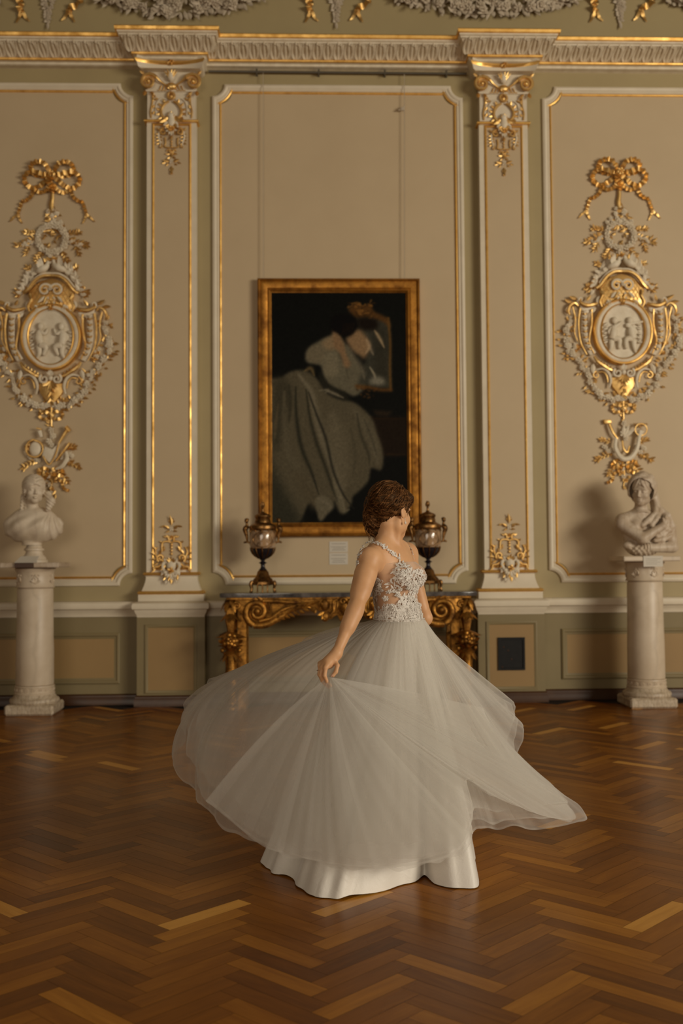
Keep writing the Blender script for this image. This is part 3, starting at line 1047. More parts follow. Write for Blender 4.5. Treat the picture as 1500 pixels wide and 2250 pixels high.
def wall_relief(px, py, label, variant):
    c3 = at(px, py, -0.1)
    c = (c3[0], c3[2])
    t = thing('wall_relief', (c[0], 0, c[1]), label, 'wall ornament', 'gilded reliefs in the side panels')
    K = KP*0.99
    mk = lambda seed: Orn(c, -0.006, K, seed+variant*100)
    # note: py grows downward in the photo; here z is up
    # bow
    mb = MB()
    for s in (1, -1):
        for pts in ([(2, 366), (14, 388), (30, 394), (44, 388), (46, 374), (30, 366), (2, 364)],
                    [(2, 364), (20, 366), (42, 372), (58, 364), (60, 350), (46, 338), (28, 342), (4, 362)]):
            ribbon(mb, [(x, z, 9+5*sin(i*0.9)) for i, (x, z) in enumerate(pts)], 11, 1, -0.006, 60, 11, .55, 0.6, K, c, s)
        ribbon(mb, [(4, 345, 8), (12, 332, 9), (26, 326, 8), (40, 332, 7), (46, 318, 7), (58, 308, 6), (66, 306, 5), (72, 290, 5), (76, 276, 5)], [9, 9, 8, 7], 1, -0.006, 70, 14, .5, 0.6, K, c, s)
        ribbon(mb, [(75, 278, 5), (72, 268, 4), (66, 258, 3)], [6, 5, 2], 1, -0.006, 8, 2, .2, 0.6, K, c, s)
        ribbon(mb, [(75, 278, 5), (84, 272, 4), (94, 262, 3)], [6, 5, 2], 1, -0.006, 8, 2, .2, 0.6, K, c, s)
    ribbon(mb, [(-2, 362, 12), (-6, 350, 12), (2, 338, 10), (-2, 326, 8)], 14, 1, -0.006, 30, 6, .5, .6, K, c)
    o = mk(1); o.fl(0, 366, 9*K, 1, .07)
    o.st([(0, 335), (0, 315), (-2, 300), (0, 285)], [.016, .018, .022, .02], 1, .02)
    for a in (-70, -82, -98, -110): o.lf(0, 300, a, .09, .03, 1, .02)
    mb.add(np.vstack(o.v), o.f, 0); n0 = len(mb.m)-len(o.m)
    mb.m[n0:] = o.m
    mb.build('bow', WG, t, 60)
    # flower wreath with leaf sprays
    o = mk(2)
    for i in range(26):
        a = 2*pi*i/26
        o.fl(31*cos(a), 222+30*sin(a), K*o.rng.uniform(7, 10), 0, .02+o.rng.random()*.02)
        if i % 2: o.lf(22*cos(a), 222+22*sin(a), o.rng.uniform(0, 360), 11*K, 5*K, 1, .015)
    for i in range(46):
        x, z = o.rng.uniform(-30, 30), o.rng.uniform(244, 288)
        if abs(x) < (292-z)*0.65+4: (o.fl(x, z, 6*K, 0, .02) if o.rng.random() < .5 else None); o.lf(x, z, o.rng.choice((200, -20, 230, -50)), 15*K, 6*K, 1, .015)
    for i in range(9): o.lf(o.rng.uniform(-10, 12), 222+o.rng.uniform(-12, 14), o.rng.uniform(0, 360), 12*K, 6*K, 1, .02)

    def sp():
        o.spray(34, 222, -12, 44*K/K, 6, 6*K, 14*K, 1, .01)
        o.spray(34, 236, 10, 26, 4, 6*K, 12*K, 1, .01)
        for i in range(7): o.fl(40+i*4, 218-i*1.5+o.rng.uniform(-4, 4), 5*K, 0, .015)
        o.spray(20, 196, -50, 20, 3, 6*K, 12*K, 1, .01)
        o.spray(8, 180, -160, 22, 3, 6*K, 12*K, 1, .01)
        o.spray(50, 208, -60, 18, 3, 5*K, 12*K, 1, .01)
    o.both(sp)
    o.fl(-4, 186, 7*K, 0, .02); o.fl(4, 178, 6*K, 1, .02)
    o.build('wreath', WG, t)
    # doves among feathers
    for x, z, f in ((-16, 150, 1), (16, 153, -1)):
        o = mk(3); dove(o, x, z, f, 1.0, .055)
        o.build('dove', [M['plaster']], t, 60)
    o = mk(4)

    def lv():
        for i in range(9):
            x = 28+i*4.2; z = 152-i*i*0.75
            o.lf(x, z, o.rng.uniform(60, 130), 20*K, 10*K, 0, .02, .3)
            o.lf(x, z-4, o.rng.uniform(-60, 20), 18*K, 9*K, 0, .02, .3)
        o.spray(50, 122, -40, 32, 5, 6*K, 13*K, 1, .01)
        o.spray(56, 112, -15, 22, 3, 6*K, 12*K, 1, .01)
        o.spray(12, 168, 20, 24, 3, 6*K, 12*K, 1, .01)
        o.spray(40, 150, 40, 18, 3, 6*K, 11*K, 1, .01)
    o.both(lv)
    o.build('foliage', WG, t)
    # crest: gilded trellised lambrequin under a broken arch
    o = mk(5)
    crest = [(-50, 104), (-38, 116), (-22, 128), (0, 134), (22, 128), (38, 116), (50, 104), (46, 86), (50, 72), (42, 62), (20, 66), (0, 72), (-20, 66), (-42, 62), (-50, 72), (-46, 86)]
    o.prism([(c[0]+x*K, c[1]+z*K) for x, z in crest], -0.045, 0.0, 1, bev=.006)
    for d in (-1, 1):
        for i in range(-6, 7):
            pts = []
            for q in np.linspace(0, 1, 9):
                z = 66+q*56; x = i*9+d*(z-92)*0.6
                if abs(x) < 46-abs(z-90)*0.25: pts.append((x, z, .043))
            if len(pts) > 2: o.st(pts, 0.0025, 1)

    def cr():
        o.st([(0, 138, .06), (18, 136, .065), (34, 126, .065), (48, 108, .06), (58, 100, .05), (60, 106, .045)], [.014, .016, .018, .016, .012, .006], 1)
        o.st([(0, 144, .05), (18, 142, .055), (36, 131, .055), (52, 112, .05)], [.010, .012, .010, .006], 0)
        o.sc(13, 106, 15, 4, 160, 1.3, (.014, .007), 0, .06, -1)
        o.sc(13, 106, 10, 3, 160, 1.1, (.010, .006), 1, .066, -1)
        o.st([(46, 98), (44, 84), (50, 70), (46, 58)], [.010, .012, .014, .010], 1, .05)
        o.lf(50, 84, -75, 22*K, 10*K, 0, .03); o.lf(48, 100, -110, 18*K, 9*K, 1, .05)
        o.sc(9, 78, 7, 2, 90, 1.1, (.011, .006), 1, .06)
        o.fl(30, 66, 9*K, 0, .05); o.fl(40, 58, 7*K, 0, .045)
        for i in range(3): o.lf(6+i*4, 92, -80+i*15, 22*K, 7*K, i % 2, .055)
    o.both(cr)
    o.palm(0, 82, 5, 22*K, 240, 300, 7*K, 1, .06)
    o.fl(0, 66, 8*K, 1, .06); o.fl(0, 108, 6*K, 0, .07)
    o.build('crest', WG, t)
    # medallion
    mb = MB(); RX, RZ = 67*K, 75*K; N = 56
    cz = c[1]+5*K*0

    def oval(rx, rz): return [(c[0]+rx*cos(2*pi*i/N), c[1]+2*K+rz*sin(2*pi*i/N)) for i in range(N)]
    mb.prism(oval(RX*0.97, RZ*0.97), -0.05, 0, 0)
    mb.sweep(oval(RX, RZ), [(0, 0), (0, 0.062), (.006, .074), (.014, .076), (.020, .068), (.026, .060)], -0.006, True, 1)
    mb.sweep(oval(RX-.022, RZ-.022), [(0, 0.045), (0, 0.062), (.012, .070), (.030, .068), (.042, .056), (.048, .05)], -0.006, True, 0)
    mb.sweep(oval(51*K, 64*K), [(0, 0.045), (0, 0.066), (.006, .071), (.013, .066), (.014, .045)], -0.006, True, 1)
    med = mb.build('medallion', [M['plaster'], M['goldline']], t)
    o = mk(7)
    body = lambda pts, r: o.tube([o.P(x, z, h) for x, z, h in pts], np.array(r)*K, 9, 0, 0.7, (0, 1, 0), n=10)
    if variant == 0:
        for s, x0 in ((1, -26), (-1, 27)):
            o.s = 1
            o.ell(o.P(x0+s*4, 30-abs(x0)*.2, .065), (7.5*K, 5*K, 8.5*K), 0)
            body([(x0+s*3, 16, .058), (x0, 0, .066), (x0+s*4, -16, .064)], [6, 10, 9])
            body([(x0+s*4, 12, .066), (x0+s*14, 8, .07), (x0+s*20, 20, .06)], [4.5, 3.8, 2.6])
            body([(x0-s*3, 10, .06), (x0-s*10, 0, .062), (x0-s*4, -10, .07)], [4.5, 3.8, 3])
            body([(x0+s*2, -16, .068), (x0+s*16, -22, .074), (x0+s*10, -40, .06)], [8, 6.5, 3.5])
            body([(x0, -18, .062), (x0+s*2, -34, .066), (x0-s*4, -48, .055)], [7.5, 5.5, 3])
            for i in range(5): o.lf(x0-s*8, 14-i*9, 200 if s > 0 else -20, 14*K, 7*K, 0, .055)
    else:
        for s, x0 in ((1, -24), (-1, 20)):
            o.ell(o.P(x0+s*5, 26, .066), (7.5*K, 5*K, 8.5*K), 0)
            body([(x0+s*3, 14, .06), (x0+s*2, -2, .068), (x0-s*2, -16, .066)], [6, 9.5, 9])
            body([(x0+s*3, 12, .068), (x0+s*12, 16, .07), (x0+s*(22 if s > 0 else -26), 24, .06)], [4.5, 3.6, 2.4])
            body([(x0-s*2, 10, .06), (x0-s*9, 0, .062), (x0-s*2, -8, .07)], [4.4, 3.6, 3])
            body([(x0, -14, .068), (x0+s*14, -18, .074), (x0+s*14, -38, .06)], [8, 6.2, 3.4])
            body([(x0-s*3, -18, .062), (x0-s*4, -34, .066), (x0-s*8, -46, .055)], [7.5, 5.2, 3])
            for i in range(5): o.lf(x0-s*9, 20-i*10, 200 if s > 0 else -20, 15*K, 8*K, 0, .055)
    rel = o.build('figure_relief', [M['plaster']], med, 180)
    # console scrolls at both sides
    o = mk(8)

    def con():
        col = [(56, 66), (96, 66), (92, 40), (94, 0), (86, -34), (74, -52), (60, -46), (74, -24), (80, 0), (80, 40)]
        o.prism([(c[0]+o.s*x*K, c[1]+z*K) for x, z in col], -0.05, 0.0, 0, bev=.008)
        for i in range(14):
            z = 48-i*6.6; xx = 86-max(0, -z-8)**1.35*0.10
            o.st([(xx-6, z+2, .055), (xx, z-1, .062), (xx+5, z+2, .055)], [.006, .010, .006], 1 if i % 2 else 0)
        o.st([(70, 52, .06), (70, 20, .05), (76, -20, .05), (66, -48, .05)], [.012, .010, .009, .006], 1)
        o.st([(96, 54, .06), (100, 20, .055), (96, -20, .05), (82, -50, .045)], [.012, .010, .009, .006], 1)
        o.st([(56, 66, .05), (66, 62, .06), (82, 60, .065), (96, 68, .06), (92, 76, .055)], [.012, .018, .020, .016, .008], 1)
        o.sc(94, 74, 7, 2, 240, 1.0, (.012, .006), 0, .055)
        o.st([(100, 60, .05), (108, 66, .055), (118, 60, .055), (122, 48, .05), (118, 40, .04)], [.010, .014, .016, .012, .006], 1)
        o.st([(112, 58, .045), (106, 30, .04), (108, 0, .035), (98, -26, .03)], [.010, .008, .007, .004], 1)
        o.lf(100, 76, 20, 22*K, 9*K, 1, .03); o.lf(112, 70, 10, 20*K, 8*K, 1, .02); o.lf(80, 72, 120, 16*K, 8*K, 1, .04)
        o.lf(60, 56, -40, 20*K, 9*K, 0, .05)
        # lower C-scrolls
        o.st([(66, -54, .05), (58, -66, .055), (44, -76, .055), (30, -84, .05), (14, -88, .05)], [.012, .018, .018, .016, .012], 1)
        o.st([(62, -84, .03), (46, -82, .045), (34, -92, .05), (29, -108, .045), (32, -124, .035)], [.006, .012, .015, .014, .008], 0)
        o.st([(58, -90, .025), (46, -89, .04), (38, -98, .045), (35, -112, .04)], [.004, .008, .009, .006], 1)
        o.sc(14, -92, 11, 3, 60, 1.25, (.013, .007), 0, .06, -1)
        o.sc(60, -96, 9, 3, 90, 1.0, (.009, .005), 1, .03, -1)
        o.lf(66, -70, -80, 26*K, 11*K, 0, .03)
        for i in range(6): o.lf(20+i*7, -80+i*4, -60, 12*K, 6*K, 1, .05)
    o.both(con)
    apron = [(-30, -100), (30, -100), (24, -122), (12, -138), (0, -152), (-12, -138), (-24, -122)]
    o.prism([(c[0]+x*K, c[1]+z*K) for x, z in apron], -0.04, 0.0, 1, bev=.008)
    o.palm(0, -96, 7, 26*K, 200, 340, 8*K, 1, .05); o.palm(0, -84, 5, 14*K, 40, 140, 6*K, 0, .06)
    for i in range(5): o.lf(0, -112-i*7, -60-60*(i % 2), 14*K, 7*K, 1, .04)
    o.ell(o.P(0, -90, .05), (6*K, 5*K, 6*K), 0)
    o.build('cartouche_scrolls', WG, t)
    # garlands
    o = mk(9)
    def g1():
        o.garland([(118, 36), (126, 4), (126, -30), (108, -56), (84, -84)], 8.5*K, 20, 0, 13*K, .02, 9)
        o.garland([(84, -84), (76, -112), (52, -142), (22, -152), (4, -148)], 8.5*K, 20, 0, 13*K, .02, 9)
        for i in range(8): o.fl(100+o.rng.uniform(-8, 8), -34+o.rng.uniform(-12, 12), 6*K, i % 2, .015)
    o.both(g1)
    o.build('flower_garland', WG, t)
    # stem and small bow
    o = mk(10)
    o.st([(0, -150), (0, -165), (0, -195)], [.012, .010, .010], 1, .02)
    def b2():
        ribbon(o, [(2, -172, 9), (10, -164, 9), (22, -163, 8), (25, -172, 7), (16, -180, 7), (3, -176, 9)], 7, 1, -0.006, 30, 5, .5, .6, K, c, o.s)
    o.both(b2)
    for i in range(6): o.lf(o.rng.uniform(-4, 4), -186-i*3, o.rng.choice((30, 150, -90)), 11*K, 5*K, 1)
    o.build('small_bow', WG, t, 60)
    # music trophy
    o = mk(11)
    o.fl(0, -204, 8*K, 0, .02); o.fl(4, -216, 8*K, 0, .02); o.fl(-4, -228, 8*K, 0, .03); o.fl(3, -238, 7*K, 0, .03)
    if variant == 0:
        o.st([(38, -202, .05), (20, -232, .05), (4, -262, .04)], [.020, .012, .010], 1); o.st([(34, -197, .055), (42, -207, .05)], [.02, .02], 1)
        o.st([(42, -232, .04), (28, -252, .04), (12, -272, .03)], [.012, .011, .010], 1)
        o.st([(-24, -206, .05), (-20, -220, .05)], [.022, .016], 0); o.st([(-30, -200, .055), (-18, -203, .055)], [.008, .008], 1)
        o.sc(-34, -245, 20, 18, 90, 1.0, (.010, .010), 1, .04); o.ell(o.P(-34, -245, .03), (13*K, .02, 16*K), 0, 14, 7)
        o.prism([(c[0]+x*K, c[1]+z*K) for x, z in ((-18, -262), (0, -278), (14, -262), (20, -232), (4, -246), (-12, -240))], -0.07, -.01, 0, bev=.01)
        o.st([(-14, -262), (-1, -281), (12, -262), (20, -236)], [.007, .008, .007], 1, .075)
        o.st([(12, -290, .05), (26, -284, .055), (36, -268, .05), (34, -252, .04)], [.010, .020, .022, .014], 0)
    else:
        o.st([(-34, -206, .04), (-26, -226, .05), (-16, -240, .05)], [.016, .014, .010], 1)
        o.prism([(c[0]+x*K, c[1]+z*K) for x, z in ((-46, -196), (-30, -196), (-28, -204), (-44, -206))], -0.05, -.01, 1, bev=.006)
        o.st([(-20, -238, .05), (-22, -262, .06), (-8, -284, .065), (12, -282, .065), (26, -262, .06), (32, -236, .055), (36, -222, .05)], [.014, .022, .024, .024, .020, .018, .034], 0)
        o.sc(36, -220, 14, 13, 0, 1.0, (.006, .006), 1, .06)
        for i in range(8): o.st([(22+i*4, -204, .03), (24+i*4, -214+abs(i-3)*1.5, .04)], [.004, .006], 1)
        o.st([(-6, -244, .05), (-4, -262, .06), (4, -270, .06), (10, -256, .05)], [.008, .012, .012, .008], 1)
        for x in (-6, 6, 16): o.lf(0, -236, 60+x*2.5, 30*K, 10*K, 0, .04)
    def tr():
        o.spray(24, -268, -20, 40, 5, 6*K, 13*K, 1, .01)
        o.spray(30, -246, 20, 22, 3, 6*K, 12*K, 1, .01)
        o.spray(14, -288, -50, 34, 5, 6*K, 13*K, 1, .015)
        for i in range(6): o.fl(26+i*4, -262+o.rng.uniform(-9, 6), 6*K, 0, .02)
        ribbon(o, [(3, -292, 9), (16, -288, 9), (26, -294, 8), (22, -304, 7), (4, -298, 8)], 8, 1, -0.006, 24, 5, .5, .6, K, c, o.s)
        ribbon(o, [(4, -298, 9), (12, -310, 8), (24, -318, 7), (28, -332, 5), (40, -338, 4)], 7, 1, -0.006, 30, 6, .5, .6, K, c, o.s)
    o.both(tr)
    for i in range(12): o.lf(o.rng.uniform(-12, 12), -300-i*4.0, o.rng.uniform(200, 340), 13*K, 6*K, 1, .015)
    for i in range(5): o.fl(o.rng.uniform(-10, 10), -306-i*9, 6*K, i % 2, .015)
    o.st([(0, -296), (0, -325), (-2, -352)], [.010, .008, .005], 1)
    o.build('music_trophy', WG, t)
    return t


wall_relief(109, 740, 'gold and cream wall relief with putti medallion and trumpets, above the bare-headed marble bust', 0)
wall_relief(1371, 728, 'gold and cream wall relief with medallion and curved horn, above the hooded marble bust', 1)

# ------------------------------------------------------------------ frieze above the cornice
FR = [M['garland'], M['gold']]


def frieze_garland(x0, x1, label, seed):
    cx = (x0+x1)/2
    c3 = at(cx, 0, -0.03)
    k = 0.00415
    t = Orn((c3[0], c3[2]), 0.0, k, seed)
    w = (x1-x0)/2
    for i in range(int(w*2/4.2)):
        u = t.rng.uniform(-1, 1)
        zc = -22*(1-u*u)+12; th = 24*(1-u*u*0.7)
        x = u*w*0.95; z = zc+t.rng.uniform(-1, 1)*th
        if t.rng.random() < .62:
            t.flower(t.P(x, z, .05+t.rng.random()*.05), (t.rng.uniform(-.5, .5), -1, t.rng.uniform(-.5, .4)), t.rng.uniform(.034, .062), 0, t.rng.choice((5, 6)), t.rng)
        for _ in range(2):
            t.lf(x+t.rng.uniform(-8, 8), z+t.rng.uniform(-8, 8), t.rng.uniform(0, 360), t.rng.uniform(.07, .11), t.rng.uniform(.03, .045), 0, t.rng.uniform(.02, .09), t.rng.uniform(.1, .6))
    for i in range(int(w/5)):
        u = -1+2*(i+.5)/int(w/5)
        zc = -22*(1-u*u)+12-24*(1-u*u*0.7)
        t.lf(u*w*.95+t.rng.uniform(-4, 4), zc+8, -90+t.rng.uniform(-45, 45), t.rng.uniform(.09, .13), t.rng.uniform(.035, .05), 0, t.rng.uniform(.02, .07), t.rng.uniform(.1, .5))
    o = t.build('frieze_garland', [M['garland']], None, 60, origin=(c3[0], 0, c3[2]))
    tag(o, label, 'garland', 'plaster garlands on the frieze')


frieze_garland(195, 590, 'cream plaster flower garland hanging above the left pilaster', 31)
frieze_garland(845, 1290, 'cream plaster flower garland hanging above the right pilaster', 32)
frieze_garland(1430, 1860, 'edge of cream plaster flower garland at the upper right corner', 33)
frieze_garland(-380, 20, 'tip of cream plaster flower garland at the upper left corner', 34)


def drop(px, label, seed):
    c3 = at(px, 0, -0.02); c = (c3[0], c3[2]); K = 0.00418
    t = thing('ribbon_pendant', (c3[0], 0, c3[2]), label, 'ribbon ornament', 'gilded ribbon pendants on the frieze')
    o = Orn(c, 0.0, K, seed)
    for i in range(16):
        z = 20-i*4.4; sp = max(2, 20-i*1.5)
        o.fl(o.rng.uniform(-sp, sp)*.5, z, K*o.rng.uniform(5, 9)*(1-.035*i), 0, .02)
        for s in (-1, 1):
            o.lf(s*sp*.4, z, 270+s*o.rng.uniform(20, 70), K*(17-.5*i), K*7, 0, .015)
    o.lf(0, -50, -90, 22*K, 7*K, 0, .02)
    o.build('flower_drop', [M['garland']], t)
    for s in (-1, 1):
        mb = MB()
        if s < 0: pts = [(46, 24, 10), (66, 6, 12), (58, -10, 8), (62, -20, 12), (56, -30, 7)]
        else: pts = [(46, 22, 10), (68, 6, 10), (72, -8, 13), (52, -18, 8), (46, -28, 7)]
        ribbon(mb, pts, [15, 15, 13], 0, 0.0, 40, 4, .7, .8, K, c, s)
        e = pts[-1]
        ribbon(mb, [(e[0], e[1]+4, 6), (e[0]-7, e[1]-10, 6), (e[0]-16, e[1]-19, 4)], [9, 7, 2], 0, 0.0, 10, 1, .4, .8, K, c, s)
        ribbon(mb, [(e[0], e[1]+4, 6), (e[0]+7, e[1]-9, 6), (e[0]+14, e[1]-22, 4)], [9, 7, 2], 0, 0.0, 10, 1, .4, .8, K, c, s)
        mb.build('ribbon_tail', [M['gold']], t, 60)


drop(105, 'gilded ribbon ends and plaster flower drop on the frieze, left of the left pilaster', 41)
drop(738, 'gilded ribbon ends and plaster flower drop on the frieze above the painting', 42)
drop(1362, 'gilded ribbon ends and plaster flower drop on the frieze, right of the right pilaster', 43)

# ------------------------------------------------------------------ picture rail, cords, cards
mb = MB()
rz = at(700, 160, -0.05)[2]
mb.tube([(-0.90, -0.05, rz+.006), (1.52, -0.05, rz+.002)], 0.011, 10, 0)
for x in (-0.45, 0.13, 0.75, 1.33):
    mb.box(x-0.008, x+0.008, -0.062, 0.0, rz-0.018, rz+0.03, 0)
    mb.tube([(x, -0.062, rz-.015), (x, -0.066, rz-.03), (x+.006, -0.055, rz-.036)], .004, 6, 0)
tag(mb.build('picture_rail', M['rail'], origin=(0.31, 0, rz)), 'thin dark hanging rail under the cornice above the painting', 'rail')
for px, py, lb in ((578, 612, 'thin pale hanging cord running down to the left top corner of the painting'), (888, 610, 'thin pale hanging cord with a small hook, right of the other cord')):
    a = at(px, 160, -0.05); b = at(px, py, -0.05)
    mb = MB()
    mb.tube([(a[0], -0.05, rz), (a[0]*.5+b[0]*.5, -0.05, (rz+b[2])/2), (b[0], -0.05, b[2]-.02)], 0.0032, 6, 0)
    cord = mb.build('hanging_wire', M['cord'], origin=(b[0], -0.05, b[2]))
    tag(cord, lb, 'cord', 'hanging cords above the painting')
    if px > 800:
        hk = at(884, 240, -0.05); mb = MB()
        mb.box(hk[0]-.018, hk[0]+.018, -0.065, -0.045, hk[2]-.016, hk[2]+.016, 0, .004)
        mb.tube([(hk[0]-.04, -0.052, hk[2]-.01), (hk[0], -0.06, hk[2]), (hk[0]+.02, -0.055, hk[2]+.03)], .006, 6, 0)
        mb.build('hook', M['cord'], cord)
for py0, py1, lb in ((1190, 1213, 'small white caption card under the painting, upper of two'), (1215, 1240, 'small white caption card under the painting, lower of two')):
    a = at(723, py0, 0); b = at(764, py1, 0)
    mb = MB(); mb.box(a[0], b[0], -0.010, -0.0062, b[2], a[2], 0)
    for i, z in enumerate(np.linspace(a[2]-.02, b[2]+.02, 5)):
        if i in (1,): continue
        w = (b[0]-a[0])*(0.75, .5, .8, .6, .7)[i]
        mb.box((a[0]+b[0])/2-w/2, (a[0]+b[0])/2+w/2, -0.0106, -0.0100, z-.0022, z+.0022, 1)
    tag(mb.build('caption_card', [M['card'], M['ink']], origin=((a[0]+b[0])/2, 0, b[2])), lb, 'card', 'caption cards')


# ------------------------------------------------------------------ painting
def painting():
    x0, x1, z0, z1 = -0.450, 1.056, 1.522, 3.916
    t = thing('framed_painting', ((x0+x1)/2, 0, z0), 'tall gilt-framed painting of a woman in a pale gown bending to a mirror', 'painting')
    mb = MB()
    pr = [(0.0, 0.0), (0.0, 0.055), (0.004, 0.070), (0.016, 0.076), (0.024, 0.070), (0.028, 0.058), (0.036, 0.062), (0.060, 0.060), (0.084, 0.050), (0.094, 0.040), (0.100, 0.046), (0.108, 0.050), (0.116, 0.044), (0.122, 0.030), (0.128, 0.026)]
    mb.sweep([(x0, z0), (x1, z0), (x1, z1), (x0, z1)], pr, -0.012, True, 0, [1, 1, 0, 0, 1, 1, 0, 0, 0, 1, 0, 0, 1, 1])
    mb.box(x0+.002, x1-.002, -0.014, -0.004, z0+.002, z1-.002, 1)
    mb.build('frame', [M['frame'], M['frame']], t, 50)
    # picture painted in oils: image kept as colours on a fine canvas grid
    W, Hh = 250, 400
    X, Z = np.meshgrid(np.linspace(192, 1318, W), np.linspace(186, 2064, Hh))
    rng = np.random.default_rng(5)
    img = np.zeros((Hh, W, 3)); img[:] = (15, 15, 12)

    def blur(a, r):
        for ax in (0, 1):
            k = max(1, int(r))
            p = np.pad(a, [(k, k) if q == ax else (0, 0) for q in range(2)], 'edge')
            c = np.cumsum(p, ax, dtype=float)
            c = np.insert(c, 0, 0, ax)
            n = a.shape[ax]
            a = (np.take(c, range(2*k+1, 2*k+1+n), ax)-np.take(c, range(0, n), ax))/(2*k+1)
        return a

    def pmask(poly, soft=1):
        P = np.array(poly, float); m = np.zeros(X.shape, bool)
        for i in range(len(P)):
            a, b = P[i], P[(i+1) % len(P)]
            if a[1] == b[1]: continue
            c = ((a[1] > Z) != (b[1] > Z)) & (X < (b[0]-a[0])*(Z-a[1])/(b[1]-a[1])+a[0])
            m ^= c
        return blur(blur(m.astype(float), soft), soft)

    def fill(poly, col, soft=1, a=1.0, smooth=True):
        if smooth:
            Q = np.array(poly+poly[:1], float); poly = spl(np.c_[Q, np.zeros(len(Q))], 6*len(Q))[:, :2]
        m = (pmask(list(poly), soft)*a)[..., None]
        img[:] = img*(1-m)+np.array(col, float)*m

    def stroke(pts, w, col, a=0.7, taper=True):
        C = spl([(p[0], p[1], 0) for p in pts], 40)[:, :2]
        m = np.zeros(X.shape)
        for i in range(len(C)-1):
            A, B = C[i], C[i+1]; ab = B-A; L = ab@ab+1e-9
            tt = np.clip(((X-A[0])*ab[0]+(Z-A[1])*ab[1])/L, 0, 1)
            d = np.hypot(X-A[0]-tt*ab[0], Z-A[1]-tt*ab[1])
            u = (i+.5)/len(C); ww = w*(sin(pi*min(1, u*.9+.08)) if taper else 1)+2
            m = np.maximum(m, np.exp(-(d/ww)**2))
        m = (m*a)[..., None]
        img[:] = img*(1-m)+np.array(col, float)*m

    # dark furniture
    fill([(1000, 1200), (1318, 1205), (1318, 1520), (1100, 1530)], (27, 20, 13), 3, smooth=False)
    stroke([(1010, 1218), (1318, 1222)], 5, (36, 25, 13)); stroke([(1110, 1510), (1318, 1512)], 8, (38, 27, 15))
    fill([(1030, 1150), (1195, 1160), (1150, 1202), (1060, 1190)], (36, 28, 18), 2, smooth=False)
    # skirt
    sk = (73, 66, 48)
    fill([(192, 890), (270, 885), (345, 840), (430, 822), (520, 850), (600, 930), (650, 1010), (760, 1060), (870, 1085), (960, 1150), (1030, 1230), (1060, 1330),
          (1105, 1460), (1114, 1560), (1090, 1640), (1015, 1620), (990, 1720), (920, 1800), (860, 1850), (850, 1900), (790, 1985), (745, 1970), (710, 1880), (700, 1900), (640, 1990), (590, 2044), (560, 1960),
          (500, 1900), (420, 2050), (300, 2064), (192, 2064), (150, 1400)], sk, 2)
    fill([(192, 1550), (250, 1700), (330, 1850), (420, 2000), (430, 2064), (192, 2064)], (38, 37, 27), 8, .8)
    fill([(210, 900), (300, 880), (360, 1000), (300, 1300), (230, 1500), (192, 1400)], (50, 46, 33), 6, .8)
    stroke([(700, 1180), (720, 1350), (760, 1600), (780, 1800)], 90, (88, 80, 60), .75)
    stroke([(880, 1150), (980, 1300), (1040, 1450), (1070, 1580)], 50, (84, 77, 58), .6)
    stroke([(420, 860), (520, 1000), (560, 1180), (600, 1330), (680, 1560), (750, 1800), (790, 1950)], 34, (98, 90, 69), .85)
    stroke([(300, 1000), (300, 1250), (330, 1480), (420, 1650), (520, 1780)], 30, (80, 73, 54), .7)
    stroke([(250, 1100), (225, 1300), (220, 1380)], 12, (84, 72, 50), .6)
    stroke([(395, 960), (400, 1200), (440, 1450), (520, 1650), (580, 1830)], 16, (34, 33, 24), .85)
    stroke([(480, 980), (510, 1200), (560, 1400), (640, 1620), (700, 1800), (740, 1900)], 15, (40, 38, 27), .85)
    stroke([(500, 1000), (560, 1170), (640, 1380), (700, 1640), (780, 1830), (870, 1950)], 12, (33, 31, 23), .85)
    stroke([(340, 940), (350, 1100), (340, 1250)], 14, (45, 42, 30), .7)
    stroke([(900, 1180), (930, 1350), (990, 1500), (1000, 1600)], 12, (46, 43, 31), .7)
    stroke([(960, 1230), (1020, 1380), (1060, 1520)], 8, (54, 50, 37), .6)
    stroke([(850, 1300), (880, 1500), (860, 1700)], 14, (60, 55, 40), .5)
    fill([(380, 1640), (480, 1690), (560, 1850), (540, 1960), (430, 1800)], (70, 62, 44), 5, .7)
    fill([(545, 1880), (600, 1840), (660, 1860), (706, 1930), (640, 2000), (592, 2044), (565, 1960)], (86, 79, 60), 2)
    stroke([(570, 1860), (640, 1900), (690, 1940)], 12, (98, 90, 70), .6)
    stroke([(700, 1700), (740, 1850), (780, 1960), (830, 1955)], 22, (94, 87, 66), .7)
    # bodice and sleeve
    fill([(478, 735), (490, 665), (560, 605), (640, 560), (730, 545), (800, 600), (860, 690), (930, 800), (975, 890), (960, 975), (880, 1035), (800, 1000), (700, 960), (640, 900), (610, 800), (560, 770), (500, 765)], (84, 78, 59), 2)
    fill([(480, 735), (500, 655), (570, 615), (640, 660), (640, 740), (560, 770)], (92, 83, 62), 3)
    fill([(620, 780), (640, 700), (710, 680), (750, 740), (750, 850), (690, 885), (630, 860)], (98, 90, 68), 3)
    fill([(590, 830), (640, 900), (700, 960), (800, 1010), (830, 1060), (760, 1060), (640, 980), (590, 900)], (38, 35, 25), 3, .8)
    stroke([(640, 985), (700, 1010), (790, 1050)], 12, (120, 110, 86), .7); stroke([(590, 990), (660, 985), (640, 1010)], 10, (104, 96, 74), .6)
    stroke([(470, 830), (520, 810), (550, 870)], 16, (105, 86, 52), .7)
    stroke([(760, 700), (800, 760), (830, 900)], 10, (62, 57, 43), .6)
    # mirror
    fill([(895, 395), (1060, 400), (1172, 440), (1184, 980), (1100, 975), (900, 950), (960, 800), (1000, 640)], (52, 50, 39), 3, .95, False)
    fill([(1040, 470), (1150, 460), (1165, 900), (1050, 900)], (40, 37, 27), 5, .7, False)
